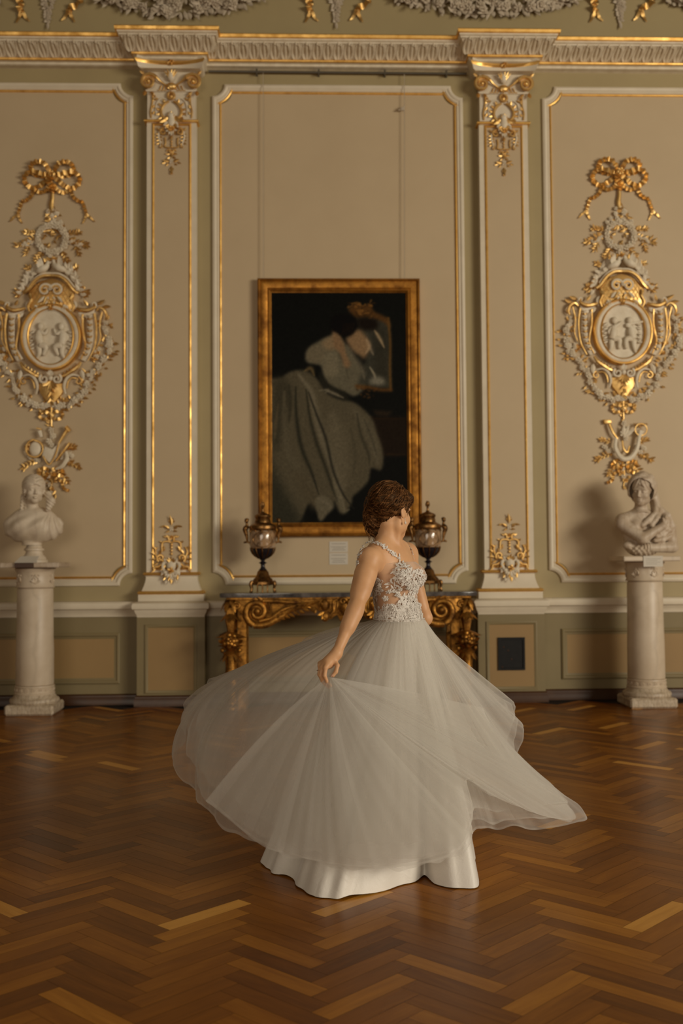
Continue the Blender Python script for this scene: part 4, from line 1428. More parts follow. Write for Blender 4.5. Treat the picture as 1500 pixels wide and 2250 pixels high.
    fill([(830, 330), (900, 270), (960, 300), (1020, 280), (1045, 340), (1160, 400), (1180, 480), (1120, 430), (1000, 395), (900, 395)], (80, 52, 22), 2, .85)
    for i in range(26):
        x, y = rng.uniform(840, 1040), rng.uniform(270, 390)
        stroke([(x, y), (x+rng.uniform(-25, 25), y+rng.uniform(-20, 20)), (x+rng.uniform(-40, 40), y+rng.uniform(-25, 25))], 6, (118, 80, 34) if rng.random() < .5 else (50, 32, 14), .6)
    stroke([(1165, 400), (1180, 600), (1176, 800), (1180, 985)], 10, (92, 64, 28), .8, False)
    stroke([(900, 955), (1000, 965), (1100, 985), (1180, 985)], 14, (78, 50, 20), .8, False)
    for i in range(16):
        x, y = rng.uniform(900, 1080), rng.uniform(965, 1050)
        stroke([(x, y), (x+rng.uniform(-30, 30), y+rng.uniform(-12, 12))], 7, (84, 54, 24) if rng.random() < .5 else (38, 25, 12), .6)
    stroke([(1050, 500), (1090, 560), (1130, 640)], 12, (150, 128, 92), .8)
    stroke([(985, 560), (1010, 640), (1040, 700)], 14, (120, 106, 82), .7)
    stroke([(1010, 800), (1045, 860), (1050, 890)], 8, (150, 138, 108), .7)
    fill([(1000, 905), (1060, 875), (1130, 900), (1120, 940), (1020, 940)], (118, 112, 92), 3, .8)
    # neck, face, hand, arm
    fill([(600, 600), (700, 540), (760, 560), (740, 640), (660, 660)], (112, 94, 66), 3)
    fill([(810, 570), (860, 520), (930, 490), (985, 560), (1010, 600), (995, 680), (960, 730), (920, 700), (860, 660)], (116, 92, 62), 3)
    stroke([(980, 575), (1005, 630), (975, 690)], 14, (150, 126, 92), .7)
    fill([(700, 500), (740, 510), (790, 590), (815, 690), (850, 780), (800, 800), (770, 700), (720, 640), (705, 590)], (110, 86, 58), 2)
    stroke([(820, 620), (880, 720), (940, 800), (965, 900)], 26, (98, 90, 70), .6)
    fill([(686, 450), (700, 400), (760, 368), (840, 370), (900, 405), (905, 460), (870, 530), (800, 548), (740, 520), (700, 500)], (13, 10, 7), 2)
    fill([(900, 400), (990, 392), (1075, 420), (1070, 480), (1000, 500), (930, 480)], (20, 14, 9), 3, .95)
    for i in range(5): stroke([(770+i*20, 540), (790+i*22, 500-i*12), (800+i*20, 440)], 5, (34, 24, 15), .4)
    grain = rng.normal(0, 1, img.shape[:2])[..., None]
    img = np.clip(img*(1+0.05*blur(grain[..., 0], 1)[..., None]*2)+grain*0.8, 3, 255)
    L = (img/255.0); L = np.where(L <= .04045, L/12.92, ((L+.055)/1.055)**2.4)
    # pigment reflectances lie above what the dim room shows of them
    L = np.clip(L*np.array([1.38, 1.42, 1.6])-.004, 0.001, 1)
    cx0, cx1, cz0, cz1 = x0+.122, x1-.122, z0+.122, z1-.122
    V = np.zeros((Hh*W, 3)); gx, gz = np.meshgrid(np.linspace(cx0, cx1, W), np.linspace(cz1, cz0, Hh))
    V[:, 0] = gx.ravel(); V[:, 1] = -0.036; V[:, 2] = gz.ravel()
    ii = (np.arange(Hh-1)[:, None]*W+np.arange(W-1)[None]).ravel()
    F = np.stack([ii+W, ii+W+1, ii+1, ii], 1)
    colr = np.c_[L.reshape(-1, 3), np.ones(Hh*W)]
    tm = NT('oil_paint')
    vc = tm.node('ShaderNodeVertexColor', layer_name='paint')
    tm.link(vc.outputs[0], tm.b.inputs['Base Color']); tm.b.inputs['Roughness'].default_value = .6
    tm.b.inputs['Specular IOR Level'].default_value = .08
    tm.bump(tm.noise(150, 2), .15, .002)
    make('canvas', V, F, [tm.m], t, None, 180, None, None, {'paint': ('POINT', colr)})
    return t


painting()


# ------------------------------------------------------------------ head shape shared by the sculptures and the bride
def head_sdf(P, c, R, s=1.0, ears=True, eyes=True):
    """c = head centre, R columns = local x,y(forward),z axes in world; returns distance"""
    Q = (P-np.asarray(c))@R/s
    X = np.abs(Q[:, 0])
    Qs = Q.copy(); Qs[:, 0] = X
    d = ellip(Q, (0, -.018, .036), (.073, .092, .084))
    d = smin(d, ellip(Q, (0, .030, -.028), (.061, .056, .080)), .03)
    d = smin(d, ellip(Q, (0, .058, -.094), (.027, .024, .022)), .035)
    d = smin(d, ellip(Qs, (.045, .012, -.070), (.018, .032, .024)), .03)
    d = smin(d, ellip(Qs, (.040, .056, -.032), (.022, .020, .020)), .02)
    d = smin(d, ellip(Qs, (.026, .075, .018), (.028, .012, .009)), .012)
    d = smax(d, -ellip(Qs, (.031, .096, .000), (.019, .018, .011)), .010)
    if eyes: d = smin(d, ellip(Qs, (.031, .072, -.001), (.0135, .0125, .0115)), .003)
    d = smin(d, cap(Q, (0, .082, .012), (0, .103, -.032), .006, .0095), .010)
    d = smin(d, ellip(Qs, (.009, .095, -.037), (.007, .009, .0065)), .006)
    d = smin(d, ellip(Q, (0, .090, -.062), (.021, .010, .0055)), .005)
    d = smin(d, ellip(Q, (0, .088, -.073), (.018, .010, .0065)), .005)
    d = smax(d, -ellip(Q, (0, .101, -.0672), (.022, .008, .0016)), .002)
    if ears:
        e = ellip(Qs, (.077, -.010, -.012), (.007, .018, .031))
        e = smax(e, -ellip(Qs, (.086, -.006, -.008), (.006, .010, .018)), .004)
        d = smin(d, e, .008)
    return d*s


def frame_dir(yaw, pitch=0.0, roll=0.0):
    """local axes: forward turned by yaw from -Y (towards the camera) to +X, pitch up, roll"""
    f = np.array([sin(yaw)*cos(pitch), -cos(yaw)*cos(pitch), sin(pitch)])
    x = nrm(np.cross(f, [0, 0, 1.0])); z = np.cross(x, f)
    x2 = x*cos(roll)+z*sin(roll); z2 = -x*sin(roll)+z*cos(roll)
    return np.stack([x2, f, z2], 1)


# ------------------------------------------------------------------ marble columns with their slabs
def column(px, pyb, pyt, label, mirror, k):
    cy = -0.44
    cx = at(px, 1400, cy)[0]
    zt = at(px, pyt, cy-0.1)[2]
    t = thing('marble_column', (cx, cy, 0), label, 'column', 'marble columns carrying busts')
    mb = MB()
    mb.box(cx-.208, cx+.208, cy-.208, cy+.208, 0, .088, 0, .016)
    mb.lathe([(.17, .085), (.205, .088), (.213, .105), (.208, .125), (.186, .138), (.178, .150), (.172, .158), (.168, .168)], (cx, cy, 0), 40, 0)
    mb.build('base', M['stonebase'], t)
    mb = MB()
    mb.lathe([(.15, .160), (.172, .165), (.174, .175), (.166, .182), (.165, .224), (.170, .232), (.168, .240), (.150, .243)], (cx, cy, 0), 40, 0)
    for i in range(18):
        a = 2*pi*i/18
        p = np.array([cx+.166*cos(a), cy+.166*sin(a), .204]); e = np.array([-sin(a), cos(a), 0])
        mb.tube([p+e*.014*cos(b)+np.array([0, 0, .014*sin(b)]) for b in np.linspace(0, 2*pi, 9)], .0035, 5, 0)
        mb.ell(p, (.006, .006, .006), 0, 6, 4)
    mb.build('carved_ring', M['colmarble'], t)
    mb = MB()
    H0, H1 = .246, zt-.225
    mb.lathe([(.148, H0-.006), (.160, H0), (.162, H0+.01), (.161, H0+.3), (.157, (H0+H1)/2), (.153, H1-.01), (.148, H1), (.14, H1+.004)], (cx, cy, 0), 48, 0)
    mb.build('shaft', M['colmarble'], t)
    mb = MB(); b0 = zt-.222
    mb.lathe([(.14, b0), (.162, b0+.003), (.166, b0+.012), (.159, b0+.022), (.158, b0+.13), (.162, b0+.145), (.172, b0+.158), (.176, b0+.170), (.16, b0+.176)], (cx, cy, 0), 44, 0)
    rr = random.Random(k)
    for i in range(6):
        a = 2*pi*i/6-pi/2+.26
        p = lambda u, w: np.array([cx+.161*cos(a+u/.16), cy+.161*sin(a+u/.16), b0+.075+w])
        for s in (-1, 1):
            mb.tube([p(0, -.035), p(s*.018, -.02), p(s*.024, .005), p(s*.012, .02), p(s*.004, .01)], .005, 6, 0, n=12)
            mb.tube([p(0, .0), p(s*.01, .03), p(s*.026, .04), p(s*.03, .028)], .0045, 6, 0, n=10)
            nn = np.array([cos(a), sin(a), 0])
            mb.leaf(p(s*.01, -.03), (-sin(a)*s, cos(a)*s, .8), nn, .04, .018, 0)
        mb.ell(p(0, .035), (.010, .010, .012), 0)
    mb.build('carved_capital', M['colmarble'], t)
    mb = MB()
    mb.box(cx-.252, cx+.252, cy-.22, cy+.22, zt-.045, zt, 0, .008)
    mb.build('slab', M['bustpink'] if k == 1 else M['colmarble'], t)
    return cx, cy, zt


lx, ly, lz = column(77, 1579, 1236, 'veined white marble column carrying the bare-headed bust, left of the left pilaster', False, 1)
rx, ry, rz_ = column(1418, 1562, 1222, 'veined white marble column carrying the hooded bust, right of the right pilaster', True, 2)

# caption cards and block on the slabs
mb = MB(); mb.box(lx-.115, lx+.042, ly-.245, ly-.2205, lz-.045, lz-.004, 0, .003)
tag(mb.build('caption_block', M['brownbase'], origin=(lx, ly-.23, lz-.045)), 'small dark brown block on the slab edge below the bare-headed bust', 'block')
mb = MB()
V = [(lx-.118, ly-.235, lz+.002), (lx+.05, ly-.235, lz+.002), (lx+.07, ly-.15, lz+.055), (lx-.085, ly-.15, lz+.055)]
V += [(a, b+.003, c-.004) for a, b, c in V]
mb.add(V, [(0, 1, 2, 3), (7, 6, 5, 4), (0, 4, 5, 1), (1, 5, 6, 2), (2, 6, 7, 3), (3, 7, 4, 0)], 0)
mb.box(lx-.06, lx+.05, ly-.155, ly-.149, lz, lz+.05, 0)
tag(mb.build('caption_card', M['card'], origin=(lx, ly-.235, lz)), 'tilted white caption card at the foot of the bare-headed bust', 'card')
mb = MB(); a = at(1413, 1222, ry-.226); b = at(1456, 1245, ry-.226)
mb.box(a[0], b[0], ry-.2265, ry-.2225, b[2], rz_+.002, 0)
mb.box(a[0], b[0], ry-.2225, ry-.16, rz_+.0005, rz_+.002, 0)
for i in range(4): mb.box(a[0]+.02, b[0]-.02-.03*(i % 2), ry-.2269, ry-.2264, rz_-.025-i*.015, rz_-.022-i*.015, 1)
tag(mb.build('caption_card', [M['card'], M['ink']], origin=(a[0], ry-.22, b[2])), 'white caption card hanging over the slab edge under the hooded bust', 'card')


# ------------------------------------------------------------------ busts
def bust_left():
    s = .000411*1.0
    def q(x, y, d=0.0): return np.array([lx-.028+(x-720)*s, ly+d, lz+(2010-y)*s])
    hc = q(760, 470, -.02); R = frame_dir(0.42, 0.0, 0.02)

    def fn(P):
        d = head_sdf(P, hc, R, 1.02)
        # hair: cap parted in the middle, rolls over the ears, knot and side locks
        Q = (P-hc)@R
        ax = np.abs(Q[:, 0])
        h = ellip(Q, (0, -.016, .042), (.098, .119, .099))
        part = np.exp(-(Q[:, 0]/.010)**2)*.004*(Q[:, 2] > 0.02)
        wav = .0036*np.sin(ax*120+Q[:, 1]*110-Q[:, 2]*120)
        h = smax(h+part+wav, -ellip(Q, (0, .116, -.042), (.066, .086, .088)), .005)
        for sx in (-1, 1):
            h = smin(h, ellip(Q, (sx*.078, -.005, -.015), (.020, .036, .042))+.0025*np.sin(Q[:, 2]*260), .015)
        h = smin(h, ellip(Q, (0, -.10, -.02), (.055, .045, .05))+.003*np.sin(Q[:, 2]*230+Q[:, 0]*120), .02)
        d = smin(d, h, .004)
        d = smin(d, cap(P, q(700, 740, .01), q(720, 950, .02), .055, .062), .03)
        # falling locks
        for a, b, r0, r1 in ((q(1040, 560, -.0), q(1120, 720, -.03), .03, .040), (q(1120, 720, -.03), q(1080, 880, -.05), .040, .022), (q(520, 600, .0), q(500, 900, -.03), .022, .012), (q(560, 560, .01), q(590, 860, -.02), .018, .010)):
            c_ = cap(P, a, b, r0, r1)+.0035*np.sin(P[:, 2]*210+P[:, 0]*160)
            d = smin(d, c_, .008)
        # torso wrapped in drapery
        tz = (q(0, 1250)[2]-P[:, 2])
        t = ellip(P, q(720, 1250, .03), (.262, .125, .150))
        t = smin(t, ellip(P, q(720, 1010, .03), (.150, .085, .075)), .07)
        t = smin(t, ellip(P, q(560, 1260, -.045), (.085, .060, .075)), .05)
        t = smin(t, ellip(P, q(900, 1260, -.045), (.085, .060, .075)), .05)
        xx = (P[:, 0]-lx+.028)/s+720; yy = 2010-(P[:, 2]-lz)/s
        u = (yy-1000)*.85+(xx-1100)*.55
        f1 = np.sin(u/38.0)*np.clip((1180-xx)/300, 0, 1)
        ang = np.arctan2(xx-1120, yy-850)
        f2 = np.sin(ang*22)*np.clip((xx-950)/200, 0, 1)*np.clip((yy-900)/200, 0, 1)
        amp = np.clip((yy-930)/150, 0, 1)*.0055*(P[:, 1] < ly+.06)
        t = t+(f1+f2)*amp*-1
        # lower edge rounded off, hollow back
        t = smax(t, P[:, 1]-(ly+.085), .02)
        d = smin(d, t, .012)
        soc = smax(ellip(P, q(690, 1630, .03), (.085, .075, .06)), P[:, 2]-q(0, 1560)[2], .01)
        d = smin(d, soc, .02)
        return d
    t = thing('marble_bust', (lx, ly, lz), 'white marble bust of a bare-headed woman in draped cloth, on the left column', 'bust', 'marble busts')
    lo = np.array([lx-.30, ly-.16, lz+.15]); hi = np.array([lx+.30, ly+.20, lz+.83])
    sdf_mesh(fn, lo, hi, .0042, 'figure', [M['marble']], t)
    mb = MB()
    z = lambda y: (2010-y)*s
    mb.lathe([(.06, z(1640)), (.072, z(1690)), (.070, z(1700)), (.085, z(1715)), (.086, z(1755)), (.072, z(1765)), (.070, z(1790)), (.080, z(1850)), (.098, z(1890)), (.105, z(1925)), (.108, z(1950)), (.118, z(1960)), (.118, 0)][::-1], (lx-.02, ly+.03, lz), 40, 0)
    mb.build('socle', M['marble'], t)


bust_left()


def bust_right():
    s = .000428
    def q(x, y, d=0.0): return np.array([rx+(x-740)*s, ry+d, rz_+(1965-y)*s])
    hc = q(690, 620, -.055); R = frame_dir(-0.62, -0.10, 0.05); HS = 1.12

    def fn(P):
        d = head_sdf(P, hc, R, HS*.98, ears=False)
        Q = (P-hc)@R/HS
        hair = ellip(Q, (0, -.01, .040), (.080, .096, .084))
        hair = smax(hair+.0025*np.sin(np.abs(Q[:, 0])*220+Q[:, 2]*90), -ellip(Q, (0, .105, -.025), (.060, .075, .085)), .01)
        d = smin(d, hair, .004)
        # hood: shell around the head, open at the front
        fold = .004*np.sin(Q[:, 2]*75+Q[:, 0]*60+np.sin(Q[:, 1]*50))
        o_ = ellip(Q, (.012, -.025, .030), (.118, .125, .128))+fold
        i_ = ellip(Q, (.000, .02, .005), (.092, .125, .108))
        hood = smax(o_, -i_, .008)
        hood = smax(hood, -ellip(Q, (-.01, .15, -.045), (.078, .12, .125)), .012)
        hood = smax(hood, -(Q[:, 2]+.12), .02)
        # jewelled lace band: pits in the cloth on the right half of the hood
        d = smin(d, hood, .003)
        d = smin(d, cap(P, q(680, 880, -.02), q(690, 1100, .0), .053, .062), .02)
        for zz, r in ((1060, .066), (1085, .072)):
            dd = np.linalg.norm((P-q(690, zz, -.005))*np.array([1, 1, 1.0])-0, axis=1)
            ring = np.sqrt((np.hypot(P[:, 0]-q(690, zz)[0], P[:, 1]-(ry-.01))-r)**2+((P[:, 2]-q(690, zz)[2])+.25*(P[:, 1]-ry))**2)-.006
            d = smin(d, ring, .004)
        # torso
        d = smin(d, ellip(P, q(700, 1330, .02), (.205, .105, .155)), .04)
        d = smin(d, ellip(P, q(300, 1240, -.01), (.072, .075, .070)), .05)
        d = smin(d, ellip(P, q(1190, 1330, .01), (.075, .085, .085)), .05)
        d = smin(d, ellip(P, q(540, 1330, -.075), (.06, .045, .05)), .03)
        d = smin(d, ellip(P, q(720, 1700, .02), (.17, .10, .12)), .05)
        # upper arm and forearm crossing to the far shoulder
        d = smin(d, cap(P, q(270, 1300, -.03), q(620, 1600, -.13), .058, .050), .02)
        d = smin(d, cap(P, q(620, 1600, -.13), q(1040, 1350, -.135), .050, .030), .012)
        d = smin(d, cap(P, q(1040, 1350, -.135), q(1105, 1240, -.125), .030, .026), .012)
        for i in range(4):
            d = smin(d, cap(P, q(1080+i*26, 1250+i*8, -.13+i*.008), q(1130+i*34, 1130+i*28, -.115+i*.010), .011, .008), .005)
        d = smin(d, cap(P, q(1055, 1290, -.145), q(1040, 1190, -.145), .012, .009), .006)
        # other arm lying under it
        d = smin(d, cap(P, q(1260, 1380, -.02), q(1290, 1760, -.06), .055, .050), .02)
        d = smin(d, cap(P, q(1290, 1780, -.06), q(820, 1800, -.10), .052, .036), .015)
        d = smin(d, ellip(P, q(380, 1740, -.04), (.05, .045, .035)), .03)
        # shawl: falls from the hood over the far shoulder in ropes of cloth
        ropes = [([q(960, 640, -.02), q(1000, 900, -.03), q(940, 1080, -.07), q(760, 1230, -.10), q(640, 1330, -.11)], .024),
                 ([q(1000, 850, -.0), q(1060, 1020, -.05), q(960, 1180, -.095), q(830, 1320, -.11)], .024),
                 ([q(1040, 950, .0), q(1200, 1130, -.06), q(1300, 1350, -.05), q(1330, 1560, -.03)], .030),
                 ([q(1100, 1040, .0), q(1180, 1240, -.085), q(1140, 1400, -.10), q(1000, 1500, -.11)], .022),
                 ([q(1290, 1300, -.04), q(1220, 1430, -.085), q(1060, 1540, -.105), q(940, 1570, -.11)], .022),
                 ([q(1310, 1440, -.04), q(1230, 1560, -.08), q(1060, 1640, -.10), q(900, 1640, -.10)], .020),
                 ([q(980, 700, .03), q(1040, 950, .04), q(1200, 1150, .04), q(1300, 1400, .03)], .045)]
        for pts, r in ropes:
            for a, b in zip(pts[:-1], pts[1:]):
                d = smin(d, cap(P, a, b, r, r), .012)
        # rough broken lower drapery
        g = ellip(P, q(690, 1830, -.02), (.135, .10, .062))+.006*np.sin(P[:, 0]*150+2)*np.sin(P[:, 2]*130)
        d = smin(d, g, .015)
        d = smin(d, ellip(P, q(760, 1780, -.10), (.05, .03, .035))+.004*np.sin(P[:, 0]*260), .012)
        d = smax(d, (rz_+.002)-P[:, 2], .004)
        pit = np.full(len(P), 9.0)
        m = np.linalg.norm(P-hc, axis=1) < .22
        if m.any():
            Qm = Q[m]; pm = np.full(m.sum(), 9.0)
            rr = random.Random(4)
            for i in range(26):
                u = rr.uniform(-.3, 1.35); v = rr.uniform(.2, 1.25)
                dirn = nrm((sin(u), .55*cos(u)*cos(v)+.1, sin(v)))
                pm = np.minimum(pm, np.linalg.norm((Qm-(np.array([.012, -.025, .03])+dirn*np.array([.118, .125, .128])))*np.array([1, 1, .7]), axis=1)-rr.uniform(.003, .0065))
            pit[m] = pm
        d = smax(d, -pit, .003)
        return d
    t = thing('marble_bust', (rx, ry, rz_), 'warm marble bust of a hooded woman with crossed arms, on the right column', 'bust', 'marble busts')
    lo = np.array([rx-.29, ry-.22, rz_-.004]); hi = np.array([rx+.32, ry+.18, rz_+.80])
    sdf_mesh(fn, lo, hi, .0040, 'figure', [M['bustpink']], t)


bust_right()

# ------------------------------------------------------------------ gilded console table
def console_table():
    Yf, Yb = -0.58, -0.17
    xa, xb = at(481, 1310, Yf)[0], at(1051, 1310, Yf)[0]
    zt = at(760, 1302, Yf)[2]
    cx = (xa+xb)/2; hw = (xb-xa)/2
    t = thing('console_table', (cx, -.33, 0), 'carved gilded console table with dark marble top, against the wall under the painting', 'console table')
    # serpentine marble slab
    mb = MB()
    out = []
    N = 40
    for i in range(N+1):
        u = -1+2*i/N
        yy = Yf+0.02*abs(u)**1.5+0.018*cos(u*pi*2)-.0
        if abs(u) > .93: yy += .03*((abs(u)-.93)/.07)
        out.append((cx+u*hw, yy))
    out += [(cx+hw+.004, Yf+.12), (cx+hw-.02, Yb), (cx-hw+.02, Yb), (cx-hw-.004, Yf+.12)]
    P = np.array(out); n = len(P); c0 = P.mean(0)
    V = []
    for sc_, z in ((.985, zt-.038), (.995, zt-.033), (1.0, zt-.022), (1.0, zt-.010), (.994, zt-.003), (.985, zt)):
        V += [((p[0]-c0[0])*(1-(1-sc_)*.5)+c0[0], (p[1]-c0[1])*sc_+c0[1], z) for p in P]
    F = [tuple(range(n-1, -1, -1))]
    for r in range(5):
        for i in range(n):
            j = (i+1) % n
            F.append((r*n+i, r*n+j, (r+1)*n+j, (r+1)*n+i))
    F.append(tuple(range(5*n, 6*n)))
    mb.add(V, F, 0)
    mb.build('marble_top', M['darkmarble'], t)
    za = zt-.036
    # apron (front) with hanging lambrequin outline
    o = Orn((cx, za), Yf+.035, 1.0, 77)
    half = [(0, -.215), (.045, -.20), (.08, -.215), (.105, -.16), (.13, -.17), (.16, -.20), (.20, -.17), (.215, -.115), (.26, -.125), (.30, -.10), (.40, -.085), (.47, -.10), (.54, -.125), (.64, -.20), (.72, -.245), (.80, -.255), (.86, -.235), (.90, -.18), (hw-.16, -.12), (hw-.13, 0)]
    half = [(x, z) for x, z in half if x < hw-.1]
    poly = [(cx-x, za+z) for x, z in half[::-1]]+[(cx+x, za+z) for x, z in half[1:]]
    mb = MB()
    mb.prism(poly, Yf+.035, Yf+.075, 0, bev=.006)
    mb.box(cx-hw+.06, cx+hw-.06, Yf+.02, Yf+.08, za-.022, za, 0, .004)
    for s in (-1, 1):
        mb.box(cx+s*(hw-.07)-.012, cx+s*(hw-.07)+.012, Yf+.06, Yb, za-.11, za, 0)
    mb.build('apron', M['tablegold'], t)

    def sd():
        sx = .80
        o.sc(sx, -.125, .118, .012, -75, 1.75, (.030, .012), 0, .030, 1)
        o.ell(o.P(sx, -.12, .045), (.030, .026, .030), 0)
        o.st([(sx+.03, -.245, .03), (sx-.08, -.235, .03), (sx-.20, -.17, .025), (sx-.30, -.105, .02), (sx-.42, -.085, .015), (sx-.47, -.10, .012)], [.026, .030, .028, .022, .014, .008], 0)
        o.st([(sx-.02, -.205, .045), (sx-.12, -.18, .04), (sx-.22, -.11, .035), (sx-.34, -.07, .02)], [.012, .016, .014, .006], 0)
        o.st([(sx-.05, -.03, .03), (sx-.18, -.035, .03), (sx-.30, -.045, .025), (sx-.42, -.04, .015)], [.020, .022, .018, .008], 0)
        for i in range(9):
            u = i/8
            o.lf(sx-.10-.36*u, -.17+.10*u, 175-30*u, .10, .035, 0, .03, .3)
            o.lf(sx-.06-.34*u, -.215+.115*u, 200, .07, .03, 0, .025, .4)
        for i in range(7):
            a = radians(100+i*24); o.lf(sx+.10*cos(a), -.125+.10*sin(a), degrees_(a)-80, .075, .03, 0, .03, .3)
        o.lf(.325, -.085, -110, .06, .045, 0, .02, .5); o.lf(.30, -.10, -80, .05, .04, 0, .02, .5)
        # drops
        o.ell(o.P(.215, -.07, .03), (.035, .025, .05), 0, 10, 7)
        o.ell(o.P(.21, -.17, .035), (.036, .03, .045), 0, 10, 7)
        for a in (-60, -90, -120, -30, -150): o.lf(.212, -.13, a, .075, .035, 0, .045, .3)
        for a in (60, 90, 120): o.lf(.215, -.10, a, .06, .03, 0, .04, .2)
        o.st([(.10, -.02), (.14, -.05), (.135, -.12), (.16, -.15)], [.014, .016, .012, .010], 0, .02)
        for i in range(4): o.st([(.10+i*.02, -.03, .02), (.105+i*.02, -.10, .022)], [.006, .006], 0)
    def degrees_(a): return a*180/pi
    o.both(sd)
    # shell in the middle
    for i in range(13):
        a = 200+140*i/12
        o.st([(0, -.055, .04), (.055*cos(radians(a)), -.055+.055*sin(radians(a)), .05), (.10*cos(radians(a)), -.055+.13*sin(radians(a))*1.0, .03)], [.006, .011, .007], 0)
    o.sc(.055, -.04, .035, .008, 180, 1.2, (.014, .007), 0, .035, -1); o.s = -1; o.sc(.055, -.04, .035, .008, 180, 1.2, (.014, .007), 0, .035, -1); o.s = 1
    o.ell(o.P(0, -.05, .05), (.025, .02, .03), 0)
    o.build('apron_carving', M['tablegold'], t, 60)

    # legs: carved figure posts
    def leg(x, y, s, front):
        mb = Orn((x, 0), y, 1.0, 5)
        mb.s = s
        H = za
        # scroll bracket on top
        mb.ell(mb.P(0.0, H-.055, -.01), (.060, .055, .055), 0, 14, 9)
        for a in (0, 60, 120, 180, 240, 300):
            mb.leaf((x+.03*cos(radians(a)), y+.03*sin(radians(a)), H-.02), (cos(radians(a)), sin(radians(a)), -1.2), (cos(radians(a)), sin(radians(a)), .3), .13, .05, 0, -.2)
        mb.sc(-.055, H-.075, .034, .008, 60, 1.3, (.014, .008), 0, .05, 1)
        # neck with falling leaf
        mb.lathe([(.030, H-.30), (.036, H-.27), (.050, H-.20), (.046, H-.13), (.038, H-.09)], (x, y, 0), 14, 0, fl=lambda a: 1+.10*sin(5*a))
        for a in (-100, -70, -40, -140):
            mb.leaf((x+.035*cos(radians(a)), y+.035*sin(radians(a)), H-.13), (.5*cos(radians(a)), .5*sin(radians(a)), -1), (cos(radians(a)), sin(radians(a)), .2), .12, .045, 0, .35)
        # rose head
        mb.ell((x, y-.005, H-.38), (.078, .070, .085), 0, 16, 10)
        for i in range(10):
            a = 2*pi*i/10
            mb.leaf((x+.04*cos(a), y+.035*sin(a), H-.31), (cos(a), sin(a), -.9), (cos(a), sin(a), .6), .11, .055, 0, .35)
            mb.leaf((x+.05*cos(a+.3), y+.05*sin(a+.3), H-.43), (cos(a), sin(a), .5), (cos(a), sin(a), -.6), .07, .045, 0, .3)
        for rr, n_, hh in ((.050, 7, .068), (.026, 5, .082)):
            for i in range(n_):
                a = 2*pi*i/n_
                mb.ell((x+rr*cos(a), y-hh, H-.375+rr*sin(a)), (.021, .014, .021), 0, 8, 6)
        mb.ell((x, y-.092, H-.375), (.014, .012, .014), 0)
        for s2 in (-1, 1):
            mb.leaf((x+s2*.06, y-.02, H-.40), (s2*.8, -.2, .6), (0, -1, 0), .07, .035, 0, .4)
            mb.ell((x+s2*.075, y, H-.46), (.018, .018, .022), 0)
        # collar, fluted cup
        mb.lathe([(.030, H-.70), (.052, H-.69), (.058, H-.675), (.050, H-.655), (.046, H-.60), (.052, H-.55), (.064, H-.50), (.070, H-.485), (.056, H-.475), (.04, H-.46)], (x, y, 0), 24, 0, fl=lambda a: 1+.05*sin(12*a))
        for i in range(8):
            a = 2*pi*i/8
            mb.leaf((x+.055*cos(a), y+.055*sin(a), H-.49), (.3*cos(a), .3*sin(a), -1), (cos(a), sin(a), .2), .085, .036, 0, .25)
            mb.ell((x+.054*cos(a), y+.054*sin(a), H-.675), (.014, .014, .016), 0, 8, 5)
        # twisted lower part
        V = []; K_, R_ = 22, 26
        for r in range(R_):
            u = r/(R_-1); z = H-.70-u*(H-.70-.075)
            rad = .048-.016*u
            for j in range(K_):
                a = 2*pi*j/K_
                g = rad*(1+.24*sin(3*a+u*13))
                V.append((x+g*cos(a), y+g*sin(a), z))
        F = [(r*K_+j, (r+1)*K_+j, (r+1)*K_+(j+1) % K_, r*K_+(j+1) % K_) for r in range(R_-1) for j in range(K_)]
        mb.add(V, F, 0)
        mb.lathe([(.045, 0), (.052, .006), (.054, .03), (.042, .045), (.050, .06), (.036, .085)], (x, y, 0), 20, 0)
        for a in (-90, -30, 210): mb.leaf((x, y, .07), (cos(radians(a)), sin(radians(a)), -.15), (0, 0, 1), .085, .045, 0, -.1)
        mb.s = 1
        lg = mb.build('leg', M['tablegold'], t, 60)
        # flat gilded post behind the figure
        pm = MB()
        bx = x-s*(-.0) - s*.0
        pm.box(x-s*.135 if s > 0 else x+.055, x-.055 if s > 0 else x+.135, y+.03, y+.07, 0.0, za-.02, 0, .004)
        pm.build('post', M['tablegold'], lg)

    for s in (-1, 1):
        leg(cx+s*(hw-.095), Yf+.085, s, True)
        leg(cx+s*(hw-.095), Yb-.03, s, False)
    return cx, zt


TCX, TZT = console_table()


# ------------------------------------------------------------------ covered urns
def porcelain():
    t = NT('painted_porcelain')
    n = t.noise(9, 4, .6, None, .8); n2 = t.noise(16, 3, .5, None, .3)
    a = t.ramp(n, [(.32, (.03, .02, .012)), (.45, (.12, .065, .03)), (.55, (.27, .19, .12)), (.64, (.42, .35, .28)), (.75, (.16, .09, .04))])
    b = t.ramp(n2, [(.40, (0, 0, 0)), (.62, (1, 1, 1))])
    mx = t.node('ShaderNodeMix', data_type='RGBA'); t.link(b, mx.inputs[0]); t.link(a, mx.inputs[6]); mx.inputs[7].default_value = (.40, .25, .13, 1)
    t.link(mx.outputs[2], t.b.inputs['Base Color'])
    t.b.inputs['Roughness'].default_value = .10
    t.b.inputs['Coat Weight'].default_value = .6
    return t.m


M['porcelain'] = porcelain()


